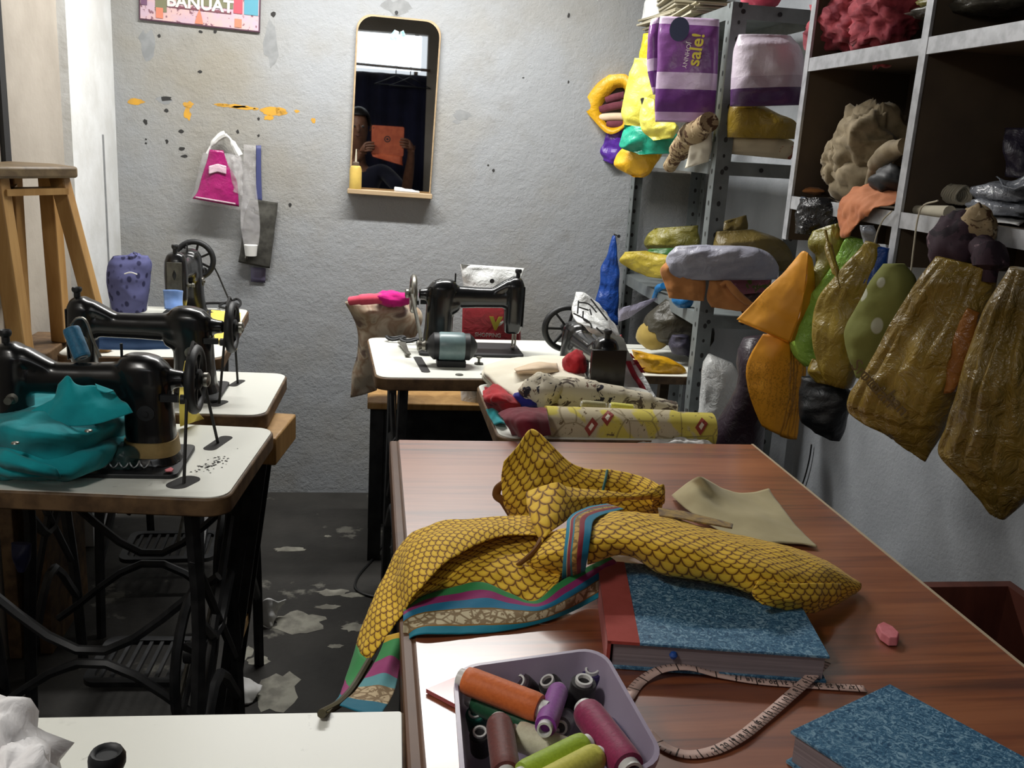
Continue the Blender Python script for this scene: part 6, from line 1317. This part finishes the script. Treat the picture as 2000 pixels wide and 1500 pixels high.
M['plum_print'] = blotch('dark_plum_floral', '3A2A33', [('6E5A60', 26, .60), ('241A22', 20, .55)], 0)
pbn = thing('cloth_bundle', 'dark plum flowered bundle tied under the lower shelf, above the biggest bag', 'bundle', at(1880, 540, X=.92))
blob_mb(at(1872, 482, X=.935), (.045, .055, .055), .25, 3, 77, 36).build('lump', 'plum_print', pbn, sharp=0); blob_mb(at(1905, 445, X=.945), (.028, .035, .035), .3, 3, 78).build('knot', 'tan_print', pbn, sharp=0)
MB().tube([at(1915, 480, X=.935), at(1935, 510, X=.93), at(1930, 550, X=.93)], [.02, .026, .012], 12, sm=14).build('tail', 'plum_print', pbn)
MB().tube([at(1850, 470, X=.93), at(1843, 440, X=.955), at(1850, 428, X=.96), at(1860, 440, X=.955), at(1866, 460, X=.94)], .004, 8, sm=18).build('loop', 'dark_cord', pbn)
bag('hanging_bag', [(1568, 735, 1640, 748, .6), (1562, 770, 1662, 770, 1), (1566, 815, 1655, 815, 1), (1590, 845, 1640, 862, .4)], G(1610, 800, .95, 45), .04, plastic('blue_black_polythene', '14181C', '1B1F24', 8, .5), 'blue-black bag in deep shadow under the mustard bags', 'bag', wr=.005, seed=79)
bag('clear_bag', [(1680, 440, 1705, 440, .4), (1682, 455, 1716, 458, .9), (1688, 475, 1712, 480, .5)], G(1698, 458, .955, 50), .012, 'clear_pack', 'small greyish clear bag under the orange net', 'bag', wr=.004, seed=82, nv=14)
for pts, lab, X_ in (([(1832, 392), (1800, 405), (1792, 430), (1785, 480), (1775, 560), (1765, 605)], 'long pale string hanging from the twine past the dotted bag', .955), ([(1742, 412), (1726, 428), (1715, 450), (1708, 475)], 'yellowish string holding the mustard bag to the shelf', .958)):
    tag(MB().tube([at(x, y, X=X_) for x, y in pts], .0016, 6, sm=30).build('string', 'string'), lab, 'string')
tag(MB().tube([at(x, y, X=.865) for x, y in ((1612, 450), (1620, 490), (1632, 530), (1640, 562))], [.003, .008, .007, .002], 8, sm=16).build('dark_strap', 'mustard_poly'), 'dark twisted strap hanging between the lime and mustard bags', 'strap')
tag(MB().tube([at(x, y, X=XR-.008) for x, y in ((1585, 868), (1582, 890), (1574, 925), (1566, 950))], .0022, 6, sm=16).build('wall_wire', 'wire_black'), 'thin black wire running down the right wall above the counter', 'wire')
# wooden trunk against the right wall
tk = thing('wooden_chest', 'open red-brown wooden chest between the counter and the right wall', 'trunk', (.97, 1.14, 0))
M['trunk'] = wood_mat('red_brown_trunk_wood', '6A3A2E', '522B22', (20, 4, 4))
for a_ in ((.79, 1.135, 1.378, 1.398), (.79, 1.135, .88, .90), (.79, .808, .90, 1.378), (1.117, 1.135, .90, 1.378)):
    bx(q := MB(), a_[0], a_[1], a_[2], a_[3], 0, .60); q.build('side', 'trunk', tk, smooth=False)
bx(q := MB(), .808, 1.117, .90, 1.378, .02, .04); q.build('bottom', 'brown_board', tk, smooth=False)
# ================================================================== PHOTOGRAPHER (seen only in the mirror)
def skin_mesh(chains, levels=1):
    """chains: list of [(point, radius), ...]; equal points are joined; returns a smooth tapering mesh"""
    vs, rs, es, idx = [], [], [], {}
    for ch in chains:
        prev = None
        for p, r_ in ch:
            k = tuple(round(c, 4) for c in p)
            if k not in idx: idx[k] = len(vs); vs.append(Vector(p)); rs.append(r_)
            if prev is not None and prev != idx[k]: es.append((prev, idx[k]))
            prev = idx[k]
    me = bpy.data.meshes.new('sk'); me.from_pydata(vs, es, [])
    o = bpy.data.objects.new('sk', me); C.objects.link(o)
    md = o.modifiers.new('k', 'SKIN'); md.use_smooth_shade = True
    for i, r_ in enumerate(rs):
        me.skin_vertices[0].data[i].radius = r_ if isinstance(r_, tuple) else (r_, r_)
    me.skin_vertices[0].data[0].use_root = True
    s_ = o.modifiers.new('s', 'SUBSURF'); s_.levels = levels; s_.render_levels = levels
    dg = bpy.context.evaluated_depsgraph_get(); out = bpy.data.meshes.new_from_object(o.evaluated_get(dg))
    bpy.data.objects.remove(o); out.shade_smooth(); return out
M['skin'] = pm('brown_skin', '7A5440', .55, '6C4836', 30)
M['hair'] = pm('black_hair', '141110', .5)
M['dark_shirt'] = cloth('dark_navy_shirt', '1D1F30', '161826', 10); M['dark_trousers'] = cloth('dark_trousers', '1A1A1E', '131316', 10)
pe = thing('person', 'person seated behind the camera holding up an orange-cased tablet, seen in the mirror', 'person', (-.1, -.45, 0))
pel = (-.10, -.45, .60); ch_ = (-.10, -.40, .92); nk = (-.105, -.37, 1.13); hd = (-.105, -.33, 1.22)
shL, shR = (-.27, -.39, 1.06), (.07, -.39, 1.06); elL, elR = (-.29, -.22, .88), (.24, -.24, .90); wrL, wrR = (-.075, -.075, 1.165), (.265, -.075, 1.20)
hipL, hipR = (-.20, -.44, .60), (0.0, -.44, .60); knL, knR = (-.24, -.03, .58), (.0, -.03, .58); anL, anR = (-.24, .06, .10), (.0, .06, .10); toL, toR = (-.25, .20, .035), (.01, .20, .035)
hand = []
for wr_, sx in ((wrL, 1), (wrR, -1)):
    w_ = Vector(wr_); pm_ = w_ + Vector((sx*.012, .035, .045))
    hand.append([(wr_, .024), (tuple(pm_), (.030, .016))])
    for k, (dz, ln) in enumerate(((.030, .058), (.012, .064), (-.006, .060), (-.022, .048))):
        b_ = pm_ + Vector((sx*.014, .008, dz)); m_ = b_ + Vector((sx*ln*.45, .016, .006)); e_ = m_ + Vector((sx*ln*.55, -.002, .0))
        hand.append([(tuple(pm_), (.030, .016)), (tuple(b_), .0095), (tuple(m_), .0088), (tuple(e_), .0075)])
    t0 = w_ + Vector((sx*.016, .004, .034)); t1 = t0 + Vector((sx*.028, -.004, .020)); t2_ = t1 + Vector((sx*.026, .002, .012))
    hand.append([(wr_, .024), (tuple(t0), .0125), (tuple(t1), .0105), (tuple(t2_), .009)])
chains = [[(pel, .12), ((-.10, -.43, .75), .11), (ch_, (.135, .10)), (nk, .052), (hd, .055), ((-.105, -.32, 1.31), (.074, .088)), ((-.105, -.325, 1.39), (.072, .090)), ((-.105, -.335, 1.445), (.045, .055))],
          [(ch_, (.135, .10)), (shL, .058), (elL, .042), (tuple((Vector(elL)+Vector(wrL))/2), .038), (wrL, .024)], [(ch_, (.135, .10)), (shR, .058), (elR, .042), (tuple((Vector(elR)+Vector(wrR))/2), .038), (wrR, .024)],
          [(pel, .12), (hipL, .095), (knL, .062), (tuple((Vector(knL)+Vector(anL))/2), .055), (anL, .038), (toL, .032)], [(pel, .12), (hipR, .095), (knR, .062), (tuple((Vector(knR)+Vector(anR))/2), .055), (anR, .038), (toR, .032)]] + hand
def child_mesh(me, name, mat, parent):
    for v in me.vertices: v.co -= parent.location
    o = bpy.data.objects.new(name, me); C.objects.link(o); o.parent = parent; me.materials.append(M[mat]); return o
child_mesh(skin_mesh(chains, 2), 'body', 'skin', pe)
child_mesh(skin_mesh([[(pel, .128), ((-.10, -.43, .75), .120), (ch_, (.146, .112)), ((-.104, -.385, 1.06), .075)], [(ch_, (.146, .112)), (shL, .066), (elL, .052)], [(ch_, (.146, .112)), (shR, .066), (elR, .052)]], 2), 'shirt', 'dark_shirt', pe)
child_mesh(skin_mesh([[(pel, .132), (hipL, .104), (knL, .072), (tuple((Vector(knL)+Vector(anL))/2), .066), ((-.24, .055, .14), .055)], [(pel, .132), (hipR, .104), (knR, .072), (tuple((Vector(knR)+Vector(anR))/2), .066), ((.0, .055, .14), .055)]], 2), 'trousers', 'dark_trousers', pe)
hx, hy, hz = -.105, -.325, 1.35
m = MB()
for j in range(13):
    th = PI*.56*j/12
    for k in range(24):
        ph = 2*PI*k/24; lim = 1.0 if math.sin(ph) < .35 else .62
        t_ = th*lim; m.v.append(Vector((hx+.083*math.sin(t_)*math.cos(ph), hy-.012+.100*math.sin(t_)*math.sin(ph), hz+.028+.105*math.cos(t_))))
m.f += [(j*24+k, j*24+(k+1) % 24, (j+1)*24+(k+1) % 24, (j+1)*24+k) for j in range(12) for k in range(24)]
m.build('hair', 'hair', pe, solid=.008, sharp=0)
m = MB()
for s_ in (-1, 1): m.lathe([(.0001, -.010), (.008, -.006), (.0105, 0), (.008, .006), (.0001, .010)], (hx+s_*.031, hy+.079, hz), n=12)
m.build('eyes', pcol('eye_white', '77716C'), pe)
m = MB()
for s_ in (-1, 1): m.lathe([(.0001, 0), (.005, .0005)], (hx+s_*.031, hy+.0895, hz), m=Matrix.Rotation(R(-90), 3, 'X'), n=12)
m.build('pupils', 'hair', pe)
MB().tube([(hx, hy+.082, hz+.012), (hx, hy+.098, hz-.018), (hx, hy+.100, hz-.030), (hx, hy+.086, hz-.036)], [.007, .010, .013, .008], 10, sm=10).build('nose', 'skin', pe)
MB().tube([(hx-.022, hy+.078, hz-.062), (hx, hy+.088, hz-.064), (hx+.022, hy+.078, hz-.062)], [.003, .006, .003], 8, sm=9).build('lips', pcol('lip_brown', '5E362E'), pe)
m = MB()
for s_ in (-1, 1): m.tube([(hx+s_*.078, hy-.005, hz+.022), (hx+s_*.088, hy-.015, hz+.010), (hx+s_*.087, hy-.012, hz-.014), (hx+s_*.078, hy-.002, hz-.026)], [.006, .010, .009, .006], 8, sm=12)
m.build('ears', 'skin', pe)
tb = thing('tablet', 'tablet in a worn orange case held up by the person in the mirror', 'tablet', (.10, -.035, 1.16))
M['orange_case'] = pm('orange_case', 'C4603A', .6, 'B04F2E', 20)
MB().prism(rrect(-.012, .208, 1.165, 1.362, .012), -.046, -.036, lambda x, z, y: (x, y, z)).build('case', 'orange_case', tb, bevel=.002)
MB().prism(rrect(-.006, .202, 1.171, 1.356, .010), -.048, -.046, lambda x, z, y: (x, y, z)).build('screen', 'black_matte', tb, smooth=False)
sheet('cover_flap', [[Vector((-.01, -.034, 1.175)), Vector((.20, -.034, 1.168))], [Vector((.0, -.02, 1.155)), Vector((.20, -.025, 1.13))], [Vector((.02, -.012, 1.15)), Vector((.205, -.02, 1.105))]], 'orange_case', tb, nu=10, nv=8, wr=.001, th=.002)
MB().ring([(.095+.022*math.cos(a*PI/12), 1.275+.022*math.sin(a*PI/12)) for a in range(24)], [(.095+.015*math.cos(a*PI/12), 1.275+.015*math.sin(a*PI/12)) for a in range(24)], -.036, -.0352, lambda x, z, y: (x, y, z)).build('ring_emblem', 'black_matte', tb, smooth=False)
MB().lathe([(.008, 0), (.008, .0008)], (.095, -.036, 1.275), m=Matrix.Rotation(R(-90), 3, 'X'), n=16).build('emblem_dot', 'black_matte', tb)
MB().lathe([(.004, 0), (.004, .001)], (.0, -.036, 1.345), m=Matrix.Rotation(R(-90), 3, 'X'), n=14).build('lens', 'black_gloss', tb)
s3 = thing('stool', 'plain stool the person behind the camera sits on', 'stool', (-.1, -.47, 0))
MB().prism(rrect(-.26, .06, -.62, -.32, .02), .42, .45).build('seat', 'stool_dark', s3, bevel=.003)
for x in (-.23, .03):
    for y in (-.59, -.35): MB().bar((x, y, .42), (x, y, 0), .035, .035).build('leg', 'stool_wood', s3)
bpy.context.view_layer.update()
